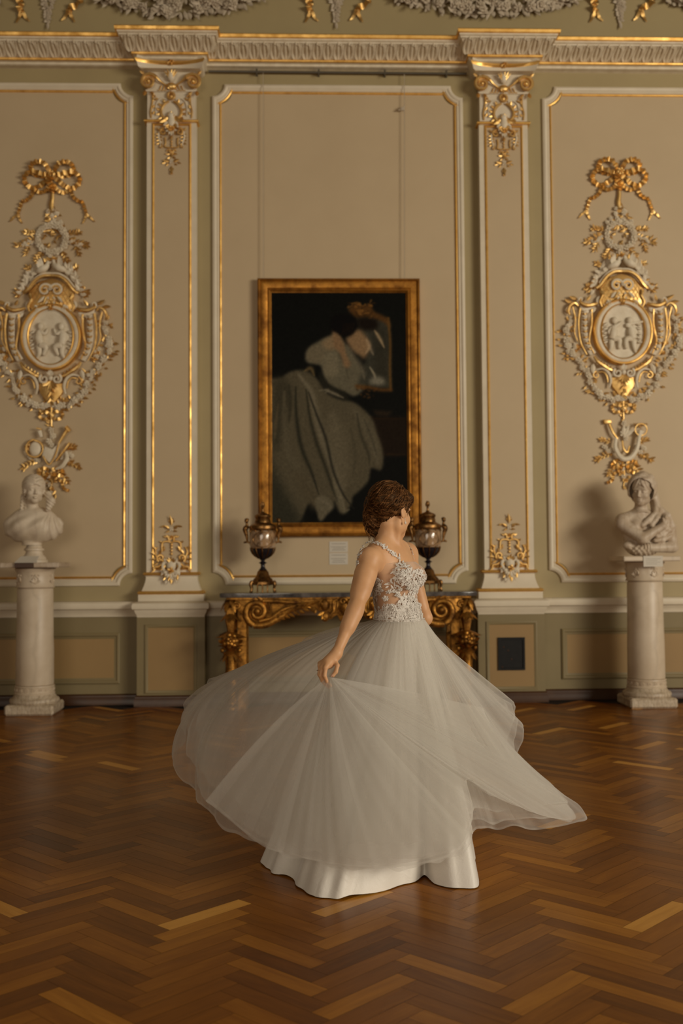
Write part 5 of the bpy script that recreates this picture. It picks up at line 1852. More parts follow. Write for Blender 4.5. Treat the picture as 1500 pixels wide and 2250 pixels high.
def urn(px, label):
    f = .000399
    c = at(px, 1300, -.36); x, y = c[0], -.36
    t = thing('covered_urn', (x, y, TZT), label, 'urn', 'covered urns on the console table')
    z = lambda yy: (2180-yy)*f
    mk = lambda rows, mat, name, par=t, k=36, **kw: (lambda mb: (mb.lathe([(r*f, z(yy)) for yy, r in rows][::-1], (x, y, TZT), k, 0, **kw), mb.build(name, mat, par))[1])(MB())
    lid = mk([(300, 8), (330, 26), (345, 22), (400, 40), (425, 90), (445, 140), (470, 176), (500, 182), (515, 172), (540, 165), (545, 150)], M['bronze'], 'lid')
    mb = MB(); mb.ell((x, y, TZT+z(225)), (44*f, 44*f, 62*f), 0, 12, 9)
    for i in range(7):
        for r in range(4):
            a = 2*pi*(i+.5*(r % 2))/7; zz = z(270-r*30)
            rad = (40, 44, 36, 22)[r]*f
            mb.ell((x+rad*cos(a), y+rad*sin(a), TZT+zz), (12*f, 12*f, 18*f), 0, 6, 4)
    mb.lathe([(r*f, z(yy)) for yy, r in [(275, 12), (290, 30), (305, 26), (330, 18)]][::-1], (x, y, TZT), 16, 0)
    mb.build('finial', M['bronze'], lid)
    mk([(535, 150), (560, 168), (630, 178), (650, 200), (680, 262), (700, 290), (740, 300), (780, 294), (800, 285), (810, 262)], M['bronze'], 'shoulder')
    mk([(795, 270), (850, 292), (950, 298), (1050, 296), (1130, 290), (1200, 272), (1215, 262)], M['porcelain'], 'body', k=48)
    mk([(1200, 276), (1250, 262), (1310, 232), (1370, 178), (1420, 110), (1455, 60), (1475, 38)], M['blue'], 'lower_bowl')
    mb = MB()
    for i in range(12):
        a = 2*pi*i/12
        mb.tube([(x+r*f*1.02*cos(a), y+r*f*1.02*sin(a), TZT+z(yy)) for yy, r in ((1180, 280), (1250, 264), (1310, 234), (1370, 180), (1430, 98))], [.003, .005, .006, .005, .003], 6, 0)
        mb.ell((x+290*f*cos(a), y+290*f*sin(a), TZT+z(820)), (9*f*2, 9*f*2, 14*f*2), 0, 6, 4)
    for yy, r, q in ((1205, 278, 8), (800, 290, 9)):
        mb.tube([(x+r*f*cos(a), y+r*f*sin(a), TZT+z(yy)) for a in np.linspace(0, 2*pi, 33)], q*f, 6, 0)
    # gilt frame round the painted scene
    mb.tube([(x+300*f*sin(.75*cos(b)), y-302*f*cos(.75*cos(b)), TZT+z(1010)+165*f*sin(b)) for b in np.linspace(0, 2*pi, 33)], 6*f, 6, 0)
    mb.build('gilt_mounts', M['bronze'], t)
    mk([(1470, 40), (1490, 44), (1505, 60), (1520, 96), (1535, 80), (1550, 50), (1600, 44), (1640, 56), (1665, 80), (1680, 92)], M['blue'], 'stem')
    ft = mk([(1675, 80), (1690, 100), (1730, 132), (1790, 146), (1800, 156), (1840, 172), (1850, 180), (1880, 220), (1930, 246), (1945, 262), (2000, 262), (2010, 240), (2030, 120)], M['bronze'], 'foot', k=8, rot=pi/8)
    mb = MB()
    for sx in (-1, 1):
        for sy in (-1, 1):
            X_, Y_ = x+sx*235*f, y+sy*200*f
            mb = MB()
            mb.tube([(X_, Y_, TZT+z(1930)), (X_+sx*30*f, Y_+sy*12*f, TZT+z(1990)), (X_+sx*14*f, Y_, TZT+z(2090)), (X_+sx*26*f, Y_-8*f, TZT+z(2160))], [34*f, 36*f, 22*f, 24*f], 8, 0, n=12)
            mb.ell((X_+sx*26*f, Y_-12*f, TZT+22*f), (34*f, 38*f, 22*f), 0)
            mb.build('claw_foot', M['bronze'], ft)
    for X_ in (x-110*f, x+110*f, x):
        mb = MB()
        mb.tube([(X_, y-215*f, TZT+z(2000)), (X_, y-225*f, TZT+z(2080)), (X_, y-228*f, TZT+z(2176))], [20*f, 14*f, 18*f], 7, 0)
        mb.build('baluster', M['bronze'], ft)
    for s in (-1, 1):
        mb = MB()
        def p(dx, yy, dy=0): return (x+s*dx*f, y+dy, TZT+z(yy))
        mb.ell(p(360, 590), (46*f, 46*f, 52*f), 0, 12, 8)
        mb.ell(p(352, 560), (50*f, 50*f, 34*f), 0, 12, 8)
        mb.tube([p(356, 630), p(352, 690), p(372, 740), p(392, 790), p(376, 850), p(355, 930), p(345, 1010), p(335, 1060)], [24*f, 34*f, 62*f, 58*f, 48*f, 36*f, 26*f, 24*f], 10, 0, n=24)
        mb.tube([p(352, 700), p(310, 730), p(270, 760)], [24*f, 22*f, 18*f], 8, 0, n=8)
        mb.tube([p(350, 1050), p(300, 1075), p(270, 1110)], [20*f, 20*f, 16*f], 8, 0, n=8)
        mb.tube([p(330, 1060), p(390, 1062), p(425, 1078)], [20*f, 24*f, 14*f], 8, 0, n=8)
        mb.leaf(p(385, 800), (s*.2, -.2, -1), (s*.5, -1, 0), 90*f, 50*f, 0, .2)
        mb.build('figure_handle', M['bronze'], t, 60)
    return t


urn(577.5, 'dark gilt covered urn with figure handles, on the left end of the console table')
urn(941, 'dark gilt covered urn with figure handles, on the table end behind the bride')

# ------------------------------------------------------------------ the bride
YB = -5.10


def B(px, py, dy=0.0): return at(px, py, YB+dy)


def floorpt(px, py):
    d = _f + _r2*(px-750)/FPX - _u2*(py-1125)/FPX
    return CAMP + d*((0.004-CAM_H)/d[2])


def skin():
    t = NT('skin')
    n = t.noise(14, 3, .5)
    t.link(t.ramp(n, [(.3, (.58, .315, .155)), (.7, (.67, .385, .20))]), t.b.inputs['Base Color'])
    t.b.inputs['Roughness'].default_value = .48
    t.b.inputs['Subsurface Weight'].default_value = .12
    t.b.inputs['Subsurface Radius'].default_value = (.012, .005, .002)
    t.b.inputs['Specular IOR Level'].default_value = .35
    return t.m


def hairmat(name='brown_hair', g=1.0):
    t = NT(name)
    tc = t.node('ShaderNodeTexCoord'); mp = t.node('ShaderNodeMapping'); mp.inputs['Scale'].default_value = (1, 1, 3.4); mp.inputs['Rotation'].default_value = (.5, -.5, 0)
    t.link(tc.outputs['Object'], mp.inputs[0])
    n = t.noise(40, 4, .6, mp.outputs[0], .6)
    t.link(t.ramp(n, [(.32, (.020*g, .008*g, .003*g)), (.5, (.075*g, .030*g, .010*g)), (.68, (.20*g, .088*g, .030*g))]), t.b.inputs['Base Color'])
    t.b.inputs['Roughness'].default_value = .5
    t.b.inputs['Specular IOR Level'].default_value = .25
    t.b.inputs['Specular Tint'].default_value = (1, .7, .4, 1)
    t.bump(t.noise(180, 3), .4, .003)
    return t.m


def tulle(name, a0, col=(.765, .735, .675), tr=.5, sc=13, lo=.65, hi=1.4):
    t = NT(name)
    t.n.remove(t.b)
    geo = t.node('ShaderNodeNewGeometry')
    dot = t.node('ShaderNodeVectorMath', operation='DOT_PRODUCT')
    t.link(geo.outputs['Normal'], dot.inputs[0]); t.link(geo.outputs['Incoming'], dot.inputs[1])
    ab = t.node('ShaderNodeMath', operation='ABSOLUTE'); t.link(dot.outputs['Value'], ab.inputs[0])
    mx = t.node('ShaderNodeMath', operation='MAXIMUM', i_1=.16); t.link(ab.outputs[0], mx.inputs[0])
    iv = t.node('ShaderNodeMath', operation='DIVIDE', i_0=1.0); t.link(mx.outputs[0], iv.inputs[1])
    # gathered density of the net, woven along the length
    uv = t.node('ShaderNodeTexCoord')
    mp = t.node('ShaderNodeMapping'); mp.inputs['Scale'].default_value = (sc, .9, 1); t.link(uv.outputs['UV'], mp.inputs[0])
    n = t.noise(1.0, 4, .65, mp.outputs[0], .4)
    dens = t.node('ShaderNodeMapRange', i_1=.28, i_2=.75, i_3=lo, i_4=hi); t.link(n, dens.inputs[0])
    sep = t.node('ShaderNodeSeparateXYZ'); t.link(uv.outputs['UV'], sep.inputs[0])
    hem = t.node('ShaderNodeMapRange', i_1=.988, i_2=.992, i_3=0.0, i_4=.5); t.link(sep.outputs[1], hem.inputs[0])
    ad = t.node('ShaderNodeMath', operation='ADD'); t.link(dens.outputs[0], ad.inputs[0]); t.link(hem.outputs[0], ad.inputs[1])
    ex = t.node('ShaderNodeMath', operation='MULTIPLY'); t.link(iv.outputs[0], ex.inputs[0]); t.link(ad.outputs[0], ex.inputs[1])
    pw = t.node('ShaderNodeMath', operation='POWER', i_0=1-a0); t.link(ex.outputs[0], pw.inputs[1])
    tp = t.node('ShaderNodeBsdfTransparent')
    df = t.node('ShaderNodeBsdfDiffuse'); df.inputs[0].default_value = (*col, 1)
    tl = t.node('ShaderNodeBsdfTranslucent'); tl.inputs[0].default_value = (*col, 1)
    m1 = t.node('ShaderNodeMixShader', i_0=tr); t.link(df.outputs[0], m1.inputs[1]); t.link(tl.outputs[0], m1.inputs[2])
    m2 = t.node('ShaderNodeMixShader'); t.link(pw.outputs[0], m2.inputs[0]); t.link(m1.outputs[0], m2.inputs[1]); t.link(tp.outputs[0], m2.inputs[2])
    t.link(m2.outputs[0], t.out.inputs[0])
    return t.m


def satin():
    t = NT('ivory_satin')
    t.b.inputs['Base Color'].default_value = (.70, .665, .60, 1)
    t.b.inputs['Roughness'].default_value = .5
    t.b.inputs['Sheen Weight'].default_value = .3
    t.bump(t.noise(22, 4, .6, None, 1.0), .25, .01)
    return t.m


M['skin'] = skin(); M['hair'] = hairmat('brown_hair', .45); M['hairlight'] = hairmat('light_brown_strands', 1.15); M['satin'] = satin()
M['lace'] = paint('white_lace', (.76, .72, .66, 1), (.66, .62, .56, 1), .75, 60, .4, 400, .2)
M['pearl'] = paint('pearl', (.80, .70, .58, 1), None, .15, 9, 0)
M['silver'] = metal('ring_metal', (.8, .75, .65, 1), (.6, .55, .5, 1), .2)
M['nail'] = paint('fingernail', (.62, .36, .26, 1), None, .25, 9, 0)
M['net'] = tulle('fine_net', .20)
M['tulleA'] = tulle('soft_tulle', .27)
M['tulleB'] = tulle('dense_tulle', .28, sc=6, lo=.82, hi=1.25)

RT = frame_dir(radians(63))                 # torso: chest turned right and a little to the camera
RH = frame_dir(radians(138), radians(-9), radians(5))   # head turned away over the far shoulder
HC = B(858, 1124, 0.0)
TC = B(867, 1272, 0.0)                      # rib cage
WC = B(876, 1356, 0.0)                      # waist
S_R, E_R, W_R = B(812, 1230, -.135), B(781, 1338, -.27), B(739, 1436, -.36)
S_L, E_L, W_L = B(893, 1218, .145), B(932, 1358, .10), B(900, 1400, .22)
FING = [([(715, 1467, -.400), (713, 1485, -.408), (719, 1500, -.402), (727, 1507, -.395)], .0088),
        ([(708, 1466, -.385), (704, 1485, -.392), (712, 1501, -.388), (722, 1510, -.384)], .0090),
        ([(703, 1462, -.367), (701, 1482, -.372), (708, 1497, -.370), (717, 1505, -.370)], .0084),
        ([(703, 1458, -.350), (702, 1474, -.352), (707, 1487, -.352), (714, 1495, -.354)], .0074),
        ([(733, 1448, -.372), (741, 1462, -.392), (738, 1476, -.402), (731, 1485, -.405)], .0100)]


def torso_sdf(P):
    Q = (P-TC)@RT
    d = ellip(Q, (0, -.005, .0), (.132, .092, .155))
    Qa = Q.copy(); Qa[:, 0] = np.abs(Q[:, 0])
    d = smin(d, ellip(Qa, (.068, .066, .012), (.055, .048, .052)), .028)
    d = smin(d, ellip((P-WC)@RT, (0, 0, -.005), (.114, .096, .11)), .06)
    d = smin(d, ellip(Qa, (.085, -.035, .070), (.060, .045, .070)), .04)
    d = smin(d, ellip((P-WC)@RT, (0, -.012, -.15), (.165, .125, .13)), .08)
    return d


def body_sdf(P):
    z = P[:, 2]
    d = torso_sdf(P)
    # shoulders, collar bones, neck
    d = smin(d, cap(P, (S_R+B(851, 1216, 0))/2*1.0, (S_L+B(851, 1216, 0))/2, .058, .056), .05)
    for s_, k in ((S_R, 1), (S_L, 1)):
        d = smin(d, ellip(P, s_, (.053, .053, .056)), .035)
    nb = B(852, 1205, .0)
    nk = HC+RH@np.array([0, -.022, -.060])
    d = smin(d, cap(P, nb, nk, .0445, .0415), .030)
    for s_ in (S_R, S_L):
        d = smin(d, cap(P, B(849, 1186, .0), nb*.45+s_*.55+np.array([0, 0, .015]), .030, .030), .045)
    col = RT@np.array([0, 1.0, 0])
    for s_ in (S_R, S_L):
        d = smin(d, cap(P, nb+col*.052+np.array([0, 0, -.035]), s_*.72+nb*.28+col*.035+np.array([0, 0, .012]), .008, .008), .018)
    # neck tendon
    d = smin(d, cap(P, HC+RH@np.array([.052, -.012, -.052]), nb+col*.045+np.array([0, 0, -.02]), .012, .012), .02)
    # spine groove and shoulder blade
    for sx in (1, -1):
        d = smin(d, ellip((P-TC)@RT, (sx*.070, -.082, .045), (.045, .022, .055)), .03)
    d = smax(d, -cap(P, TC+RT@np.array([0, -.118, .10]), WC+RT@np.array([0, -.108, -.02]), .012, .012), .03)
    # right arm
    d = smin(d, cap(P, S_R, E_R, .0455, .0325), .018)
    d = smin(d, cap(P, S_R*.7+E_R*.3, S_R*.35+E_R*.65, .0425, .0365), .03)
    d = smin(d, cap(P, E_R, W_R, .0315, .0200), .02)
    d = smin(d, cap(P, E_R*.85+W_R*.15, E_R*.6+W_R*.4, .0310, .0275), .025)
    # left arm
    d = smin(d, cap(P, S_L, E_L, .044, .033), .018)
    d = smin(d, cap(P, E_L, W_L, .035, .024), .015)
    # right hand
    near = (z < W_R[2]+.12) & (z > W_R[2]-.25) & (P[:, 1] < YB-.25)
    if near.any():
        p = P[near]; h = d[near]
        pc = B(721, 1456, -.372)
        h = smin(h, cap(p, W_R, pc, .0245, .027), .012)
        for f_, r in FING[:4]:
            k0 = B(*f_[0])
            h = smin(h, cap(p, W_R*.45+pc*.55, k0, .016, .0115), .008)
        h = smin(h, cap(p, W_R*.6+B(*FING[4][0][0])*.4, B(*FING[4][0][0]), .018, .014), .010)
        for f_, r in FING:
            pts = [B(*q) for q in f_]
            g = np.full(len(p), 9.0)
            for i in range(3):
                rr = r*(1-.10*i)
                g = smin(g, cap(p, pts[i], pts[i+1], rr, rr*.92), .002)
                if i: g = smin(g, np.linalg.norm(p-pts[i], axis=1)-rr*1.10, .002)
            h = smin(h, g, .0035)
        d[near] = h
    # left hand, resting behind on the skirt
    near = (np.linalg.norm(P-W_L, axis=1) < .22)
    if near.any():
        p = P[near]; h = d[near]
        pc = W_L+np.array([-.055, .03, -.03])
        h = smin(h, cap(p, W_L, pc, .024, .028), .012)
        for i in range(4):
            o = np.array([.012-.012*i, .028*(i-1.5)*.9, -.012*i])
            k0 = pc+np.array([-.03, 0, -.01])+o*np.array([0, 1, 0])*.9
            k1 = k0+np.array([-.028, .002, -.022]); k2 = k1+np.array([-.010, 0, -.026]); k3 = k2+np.array([.006, 0, -.018])
            for a, b, r in ((pc, k0, .011), (k0, k1, .0088), (k1, k2, .0082), (k2, k3, .0074)):
                h = smin(h, cap(p, a, b, r, r*.93), .003)
        h = smin(h, cap(p, pc+np.array([.0, -.02, .0]), pc+np.array([-.01, -.045, -.035]), .011, .009), .006)
        d[near] = h
    # head
    near = z > HC[2]-.24
    if near.any():
        d[near] = smin(d[near], head_sdf(P[near], HC, RH, 1.0), .016)
    # legs and feet
    low = z < WC[2]-.05
    if low.any():
        p = P[low]; g = d[low]
        hipc = WC+np.array([0, 0, -.17])
        for s_, fx in ((1, (.02, -.03)), (-1, (.05, .05))):
            hp = hipc+RT@np.array([s_*.085, 0, 0]); kn = hp+np.array([.01, -.02, -.40]); an = kn+np.array([.0, .0, -.36])
            an[2] = .085; kn[2] = .47
            g = smin(g, cap(p, hp, kn, .085, .052), .04)
            g = smin(g, cap(p, kn, an, .050, .032), .02)
            g = smin(g, ellip(p, kn+np.array([0, 0, -.12]), (.05, .052, .10)), .03)
            g = smin(g, cap(p, an+np.array([0, 0, -.04]), an+RT@np.array([0, .13, 0])+np.array([0, 0, -.055]), .034, .022), .02)
        d[low] = g
    return d


lo = np.array([S_R[0]-.30, YB-.50, .0]); hi = np.array([E_L[0]+.16, YB+.42, HC[2]+.15])
person = sdf_mesh(body_sdf, lo, hi, .0042, 'person', [M['skin']], None, 180, origin=(WC[0], YB, 0.0), blk=20)
tag(person, 'bride in a white lace and tulle gown, turning away and holding out her skirt', 'person')

# fingernails and ring
for f_, r in FING:
    mb = MB()
    a, b = B(*f_[2]), B(*f_[3]); d = nrm(b-a); s = np.array([-.55, -.75, .1])
    Mx = np.stack([d*.007, nrm(np.cross(d, s))*.0045, nrm(s)*.0014], 1)
    mb.ell(b-d*.001+nrm(s)*r*.78, (1, 1, 1), 0, 8, 5, Mx)
    mb.build('fingernail', M['nail'], person)
mb = MB()
a, b = B(*FING[2][0][0]), B(*FING[2][0][1]); c = a*.45+b*.55; d = nrm(b-a)
u = nrm(np.cross(d, [0, 1, 0])); v = np.cross(d, u)
mb.tube([c+u*.0095*cos(q)+v*.0095*sin(q) for q in np.linspace(0, 2*pi, 21)], .0013, 6, 0)
mb.ell(c+np.array([-.0095, -.003, 0]), (.0025,)*3, 0, 8, 5)
mb.build('ring', M['silver'], person)
# earring
mb = MB()
ear = HC+RH@np.array([.080, -.004, -.042])
mb.tube([ear, ear+np.array([.003, -.002, -.008]), ear+np.array([.003, -.003, -.014])], .0012, 6, 0)
mb.ell(ear+np.array([.003, -.003, -.019]), (.0048, .0048, .0066), 0, 12, 8)
mb.ell(ear+np.array([.001, -.002, -.001]), (.003,)*3, 0, 8, 6)
mb.build('earring', M['pearl'], person)


# ------------------------------------------------------------------ hair
def hl(x, y, z): return HC+RH@np.array([x, y, z])


BUN = B(822, 1143, -.005)


def hair_sdf(P):
    Q = (P-HC)@RH
    d = ellip(Q, (0, -.020, .042), (.086, .104, .092))
    d = smax(d, -ellip(Q, (0, .125, -.035), (.085, .098, .098)), .014)     # face
    # clear the ears and nape
    d = smax(d, -(Q[:, 2]+.028+.9*np.maximum(-Q[:, 1]-.03, 0)*1.0-.25*np.maximum(Q[:, 1], 0)), .012)
    fr = ellip(Q, (0.028, .050, .060), (.058, .036, .036))
    d = smin(d, fr, .02)
    g = ellip(P, BUN, (.048, .048, .056))
    g = smin(g, ellip(P, B(838, 1118, -.03), (.045, .045, .036)), .02)
    g = smin(g, ellip(P, B(816, 1124, .01), (.034, .042, .036)), .014)
    g = smin(g, ellip(P, B(824, 1166, -.01), (.026, .026, .030)), .012)
    g = smin(g, ellip(P, B(845, 1142, -.03), (.034, .036, .026)), .014)
    d = smin(d, g, .012)
    w = .0018*np.sin(Q[:, 2]*150+Q[:, 0]*60+2*np.sin(Q[:, 1]*40))+.0010*np.sin(Q[:, 1]*210+Q[:, 2]*120)
    return d+w*np.clip(1.15-(Q[:, 2]-.0)*11, .15, 1)


lo = HC-np.array([.17, .16, .17]); hi = HC+np.array([.16, .17, .16])
hair = sdf_mesh(hair_sdf, lo, hi, .0035, 'hair', [M['hair']], person, blk=16)
mb = MB(); rng = np.random.default_rng(11)


def sgrad(fn, p):
    e = .002
    q = np.array([[p[0]+e, p[1], p[2]], [p[0]-e, p[1], p[2]], [p[0], p[1]+e, p[2]], [p[0], p[1]-e, p[2]], [p[0], p[1], p[2]+e], [p[0], p[1], p[2]-e], p])
    v = fn(q)
    return nrm([v[0]-v[1], v[2]-v[3], v[4]-v[5]]), v[6]


for k in range(460):
    if k < 330:
        th, ph = rng.uniform(-2.9, .9), rng.uniform(-.1, 1.5)
        p = hl(.1*cos(th)*cos(ph), .02+.11*sin(th)*cos(ph)*-1, .045+.1*sin(ph))
        tgt = BUN+rng.normal(0, .022, 3); n = 26
    else:
        a = rng.normal(0, 1, 3); p = BUN+nrm(a)*.055; tgt = None; n = 20
        ax = nrm(rng.normal(0, 1, 3)+np.array([.2, -1.2, .3]))
    pts = []
    off = rng.uniform(-.0005, .0035); sw = rng.uniform(-.5, .5)
    for i in range(n):
        g, v = sgrad(hair_sdf, p)
        p = p-g*(v-off)
        if pts and np.linalg.norm(p-pts[-1]) < .0008: break
        pts.append(p.copy())
        if tgt is not None:
            dr = tgt-p
            if np.linalg.norm(dr) < .03: break
            dr = nrm(dr)+sw*np.cross(g, nrm(dr))*sin(i*.22)
        else: dr = np.cross(ax, p-BUN)
        dr = dr-g*np.dot(dr, g)
        p = p+nrm(dr)*.0085
    if len(pts) > 5:
        r = rng.uniform(.0009, .0020)
        mb.tube(pts, [r*.3, r, r*1.1, r, r*.3], 5, 0)
# broad locks combed back over the head into the knot
for st, sw_ in (((.050, .075, .075), .0), ((.062, .060, .050), .15), ((.040, .070, .095), -.15), ((.020, .070, .110), -.2), ((.066, .040, .080), .1), ((.055, .010, .112), -.1), ((.070, .045, .030), .3), ((-.01, .05, .125), -.3), ((.03, .02, .13), -.25), ((.08, .0, .05), .2), ((.075, .02, .02), .35)):
    p = hl(*st); pts = []
    for i in range(30):
        g, v = sgrad(hair_sdf, p); p = p-g*(v-.001); pts.append(p.copy())
        dr = BUN+np.array([.01, -.03, .01])-p
        if np.linalg.norm(dr) < .035: break
        dr = nrm(dr)+(sw_+.35*sin(i*.45))*np.cross(g, nrm(dr)); dr = dr-g*np.dot(dr, g); p = p+nrm(dr)*.008
    if len(pts) > 5:
        for j in range(5):
            o_ = rng.normal(0, .0035, 3)
            mb.tube([q+o_*(.4+.6*sin(i*.5+j)) for i, q in enumerate(pts)], [.001, .0034, .0042, .0040, .0030, .001], 6, 1 if j % 2 else 0)
# twisted curls of the low knot
for k in range(34):
    a = rng.normal(0, 1, 3); cc = BUN+np.array([rng.uniform(-.020, .045), rng.uniform(-.03, .02), rng.uniform(-.035, .05)])
    rad = rng.uniform(.018, .040); ax = nrm(rng.normal(0, 1, 3)+np.array([0, -1.6, 0])); u_ = nrm(np.cross(ax, [0, 0, 1.0])); v_ = np.cross(ax, u_)
    a0 = rng.uniform(0, 6.28); ln = rng.uniform(1.6, 3.6); pts = []
    for q in np.linspace(0, 1, 16):
        p = cc+(u_*cos(a0+ln*q)+v_*sin(a0+ln*q))*rad*(1+.3*q)
        g, v = sgrad(hair_sdf, p)
        if abs(v) < .05: p = p-g*(v-rng.uniform(.001, .005))
        pts.append(p)
    r = rng.uniform(.0022, .0052)
    mb.tube(pts, [r*.2, r*.8, r, r*.9, r*.2], 6, 0)
# loose wisps
for x0, y0, x1, y1, x2, y2 in ((812, 1120, 801, 1130, 797, 1141), (815, 1165, 810, 1180, 812, 1195), (826, 1178, 832, 1190, 822, 1203), (806, 1090, 803, 1110, 800, 1128), (880, 1108, 884, 1118, 880, 1128), (893, 1108, 897, 1122, 893, 1134),
                               (808, 1140, 802, 1160, 806, 1178), (818, 1172, 822, 1188, 816, 1200), (830, 1172, 836, 1184, 830, 1196), (811, 1150, 806, 1168, 813, 1184)):
    for j in range(3):
        q = rng.normal(0, 1.6, 6); dz = -.03+rng.normal(0, .01)
        mb.tube([B(x0+q[0]*.5, y0+q[1]*.5, dz), B(x1+q[2], y1+q[3], dz-.003), B(x2+q[4], y2+q[5], dz)], [.0012, .0010, .0003], 5, 0, n=10)
mb.build('strands', [M['hairlight'], M['hair']], hair, 180)


# ------------------------------------------------------------------ bodice of net and lace
def dress_sdf(P):
    d = torso_sdf(P)
    return smin(d, cap(P, (S_R+B(851, 1216, 0))/2*1.0, (S_L+B(851, 1216, 0))/2, .058, .056), .05)


def march(px, py, fn=body_sdf, off=.004):
    """first hit of the line of sight through a photo pixel with the body"""
    d = nrm(_f + _r2*(px-750)/FPX - _u2*(py-1125)/FPX)
    t = 3.9
    for i in range(60):
        p = CAMP+d*t
        v = float(fn(p[None])[0])-off
        if v < .0004: return p
        t += v*.85
        if t > 5.6: return None
    return None


mb = MB(); rl = random.Random(21)


def shell_patch():
    h = .006
    def fn(P):
        d = dress_sdf(P)-.0035
        Q = (P-TC)@RT
        top = .058+.035*np.clip(-Q[:, 0]/.1, -1, 1)*0-.02*np.abs(Q[:, 1])/.1
        d = smax(d, Q[:, 2]-(.070+.10*np.clip(Q[:, 1], 0, .1)), .004)
        return smax(d, (WC[2]-.03)-P[:, 2], .003)
    lo = TC-np.array([.22, .22, .22]); hi = TC+np.array([.22, .22, .16])
    return sdf_mesh(fn, lo, hi, h, 'bodice', [M['net']], person)


bod = shell_patch()


def surf(p, off=.004):
    for _ in range(3):
        g, v = sgrad(torso_or_body, p)
        p = p-g*(v-off)
    return p, g


def torso_or_body(P): return body_sdf(P) if False else np.minimum(dress_sdf(P), np.minimum(cap(P, S_R, E_R, .047, .036), ellip(P, S_R, (.053, .053, .056))) if LAY[0] else 9)


LAY = [False]


def lace_at(p, g, kind, sc=1.0):
    t1 = nrm(np.cross(g, [0.2, .3, 1.0])); t2 = np.cross(g, t1)
    a = rl.uniform(0, 2*pi); d = t1*cos(a)+t2*sin(a); s = np.cross(g, d)
    if kind == 0:
        mb.flower(p+g*.001, g, .0125*sc, 0, 5, rl)
    elif kind == 1:
        mb.leaf(p, d, g, .024*sc, .010*sc, 0, .12, seg=3)
    elif kind == 2:
        mb.tube([p+d*.0, p+d*.008*sc+s*.004*sc+g*.001, p+d*.012*sc-s*.003*sc+g*.001, p+d*.006*sc-s*.008*sc+g*.001, p-d*.001*sc-s*.004*sc], .0013, 4, 0, n=9)
    else:
        for q in (-1, 0, 1):
            dd = nrm(d+s*q*.6)
            mb.leaf(p, dd, g, .015*sc, .0055*sc, 0, .15, seg=3)


def inpoly(x, y, P):
    c = False
    for i in range(len(P)):
        (x0, y0), (x1, y1) = P[i], P[i-1]
        if (y0 > y) != (y1 > y) and x < (x1-x0)*(y-y0)/(y1-y0)+x0: c = not c
    return c


# photo-measured outlines of the lace areas: (polygon, count, kinds)
cv = lambda L: [(680+x/4.6875, 1020+y/4.6875) for x, y in L]
areas = [(cv([(650, 1470), (760, 1455), (1000, 1450), (1170, 1440), (1165, 1640), (1030, 1665), (860, 1610), (650, 1590)]), 330, (1, 2, 2, 3, 2)),
         (cv([(1030, 1240), (1200, 1200), (1180, 1320), (1165, 1560), (1040, 1640), (1000, 1500)]), 200, (0, 1, 2, 3)),
         (cv([(920, 1000), (970, 1020), (1040, 1080), (1110, 1060), (1190, 1140), (1205, 1240), (1060, 1290), (950, 1230), (880, 1180), (870, 1095)]), 230, (1, 1, 3, 2)),
         (cv([(690, 1175), (730, 1190), (740, 1290), (690, 1390), (640, 1380), (640, 1280)]), 70, (1, 2, 3)),
         (cv([(600, 1360), (660, 1380), (680, 1480), (640, 1520), (605, 1400)]), 50, (2, 3)),
         (cv([(930, 1380), (1040, 1360), (1040, 1470), (950, 1450)]), 50, (1, 3)),
         (cv([(810, 1210), (880, 1200), (880, 1330), (820, 1330)]), 16, (1, 2))]
for poly, cnt, kinds in areas:
    xs = [p[0] for p in poly]; ys = [p[1] for p in poly]
    done = 0; tries = 0
    while done < cnt and tries < cnt*6:
        tries += 1
        x, y = rl.uniform(min(xs), max(xs)), rl.uniform(min(ys), max(ys))
        if not inpoly(x, y, poly): continue
        p = march(x, y, dress_sdf, .0045)
        if p is None: continue
        g, v = sgrad(dress_sdf, p)
        lace_at(p, g, rl.choice(kinds), rl.uniform(.7, 1.1)); done += 1
for x, y, k in ((780, 1380, 1.25), (905, 1340, 1.15), (932, 1285, .95), (865, 1480, 1.3), (820, 1310, .9), (1010, 1270, 1.0), (1120, 1180, 1.1), (1090, 1500, 1.0), (720, 1250, 1.0), (1150, 1380, .9)):
    p = march(680+x/4.6875, 1020+y/4.6875, dress_sdf, .005)
    if p is not None:
        g, v = sgrad(dress_sdf, p); lace_at(p, g, 0, k)
        for _ in range(3): lace_at(p, g, 1, .8)
# the sides of the bodice turned away from the camera
for i in range(420):
    a = rl.uniform(0, 2*pi); zz = rl.uniform(WC[2]-.01, TC[2]+.06)
    p = np.array([TC[0]+.25*cos(a), TC[1]+.25*sin(a), zz])
    if sin(a) < .15 and zz > WC[2]+.05: continue
    for _ in range(6):
        g, v = sgrad(dress_sdf, p); p = p-g*(v-.0045)
    lace_at(p, g, rl.choice((1, 2, 3, 2)), rl.uniform(.8, 1.2))
# shoulder strap
LAY[0] = True
strap = cv([(925, 960), (880, 935), (830, 900), (780, 865), (740, 825), (690, 800), (650, 790), (600, 800), (555, 840), (520, 890), (500, 940), (492, 1000), (488, 1040)])
for i in range(len(strap)-1):
    for j in range(9):
        u = j/9; x = strap[i][0]*(1-u)+strap[i+1][0]*u; y = strap[i][1]*(1-u)+strap[i+1][1]*u
        p = march(x+rl.uniform(-2.2, 2.2), y+rl.uniform(-2, 4), body_sdf, .003)
        if p is None: p = B(x, y, -.12)
        g, v = sgrad(body_sdf, p)
        lace_at(p, g, rl.choice((1, 3, 1, 2)), rl.uniform(.55, .85))
mb.build('lace', M['lace'], bod, 60)

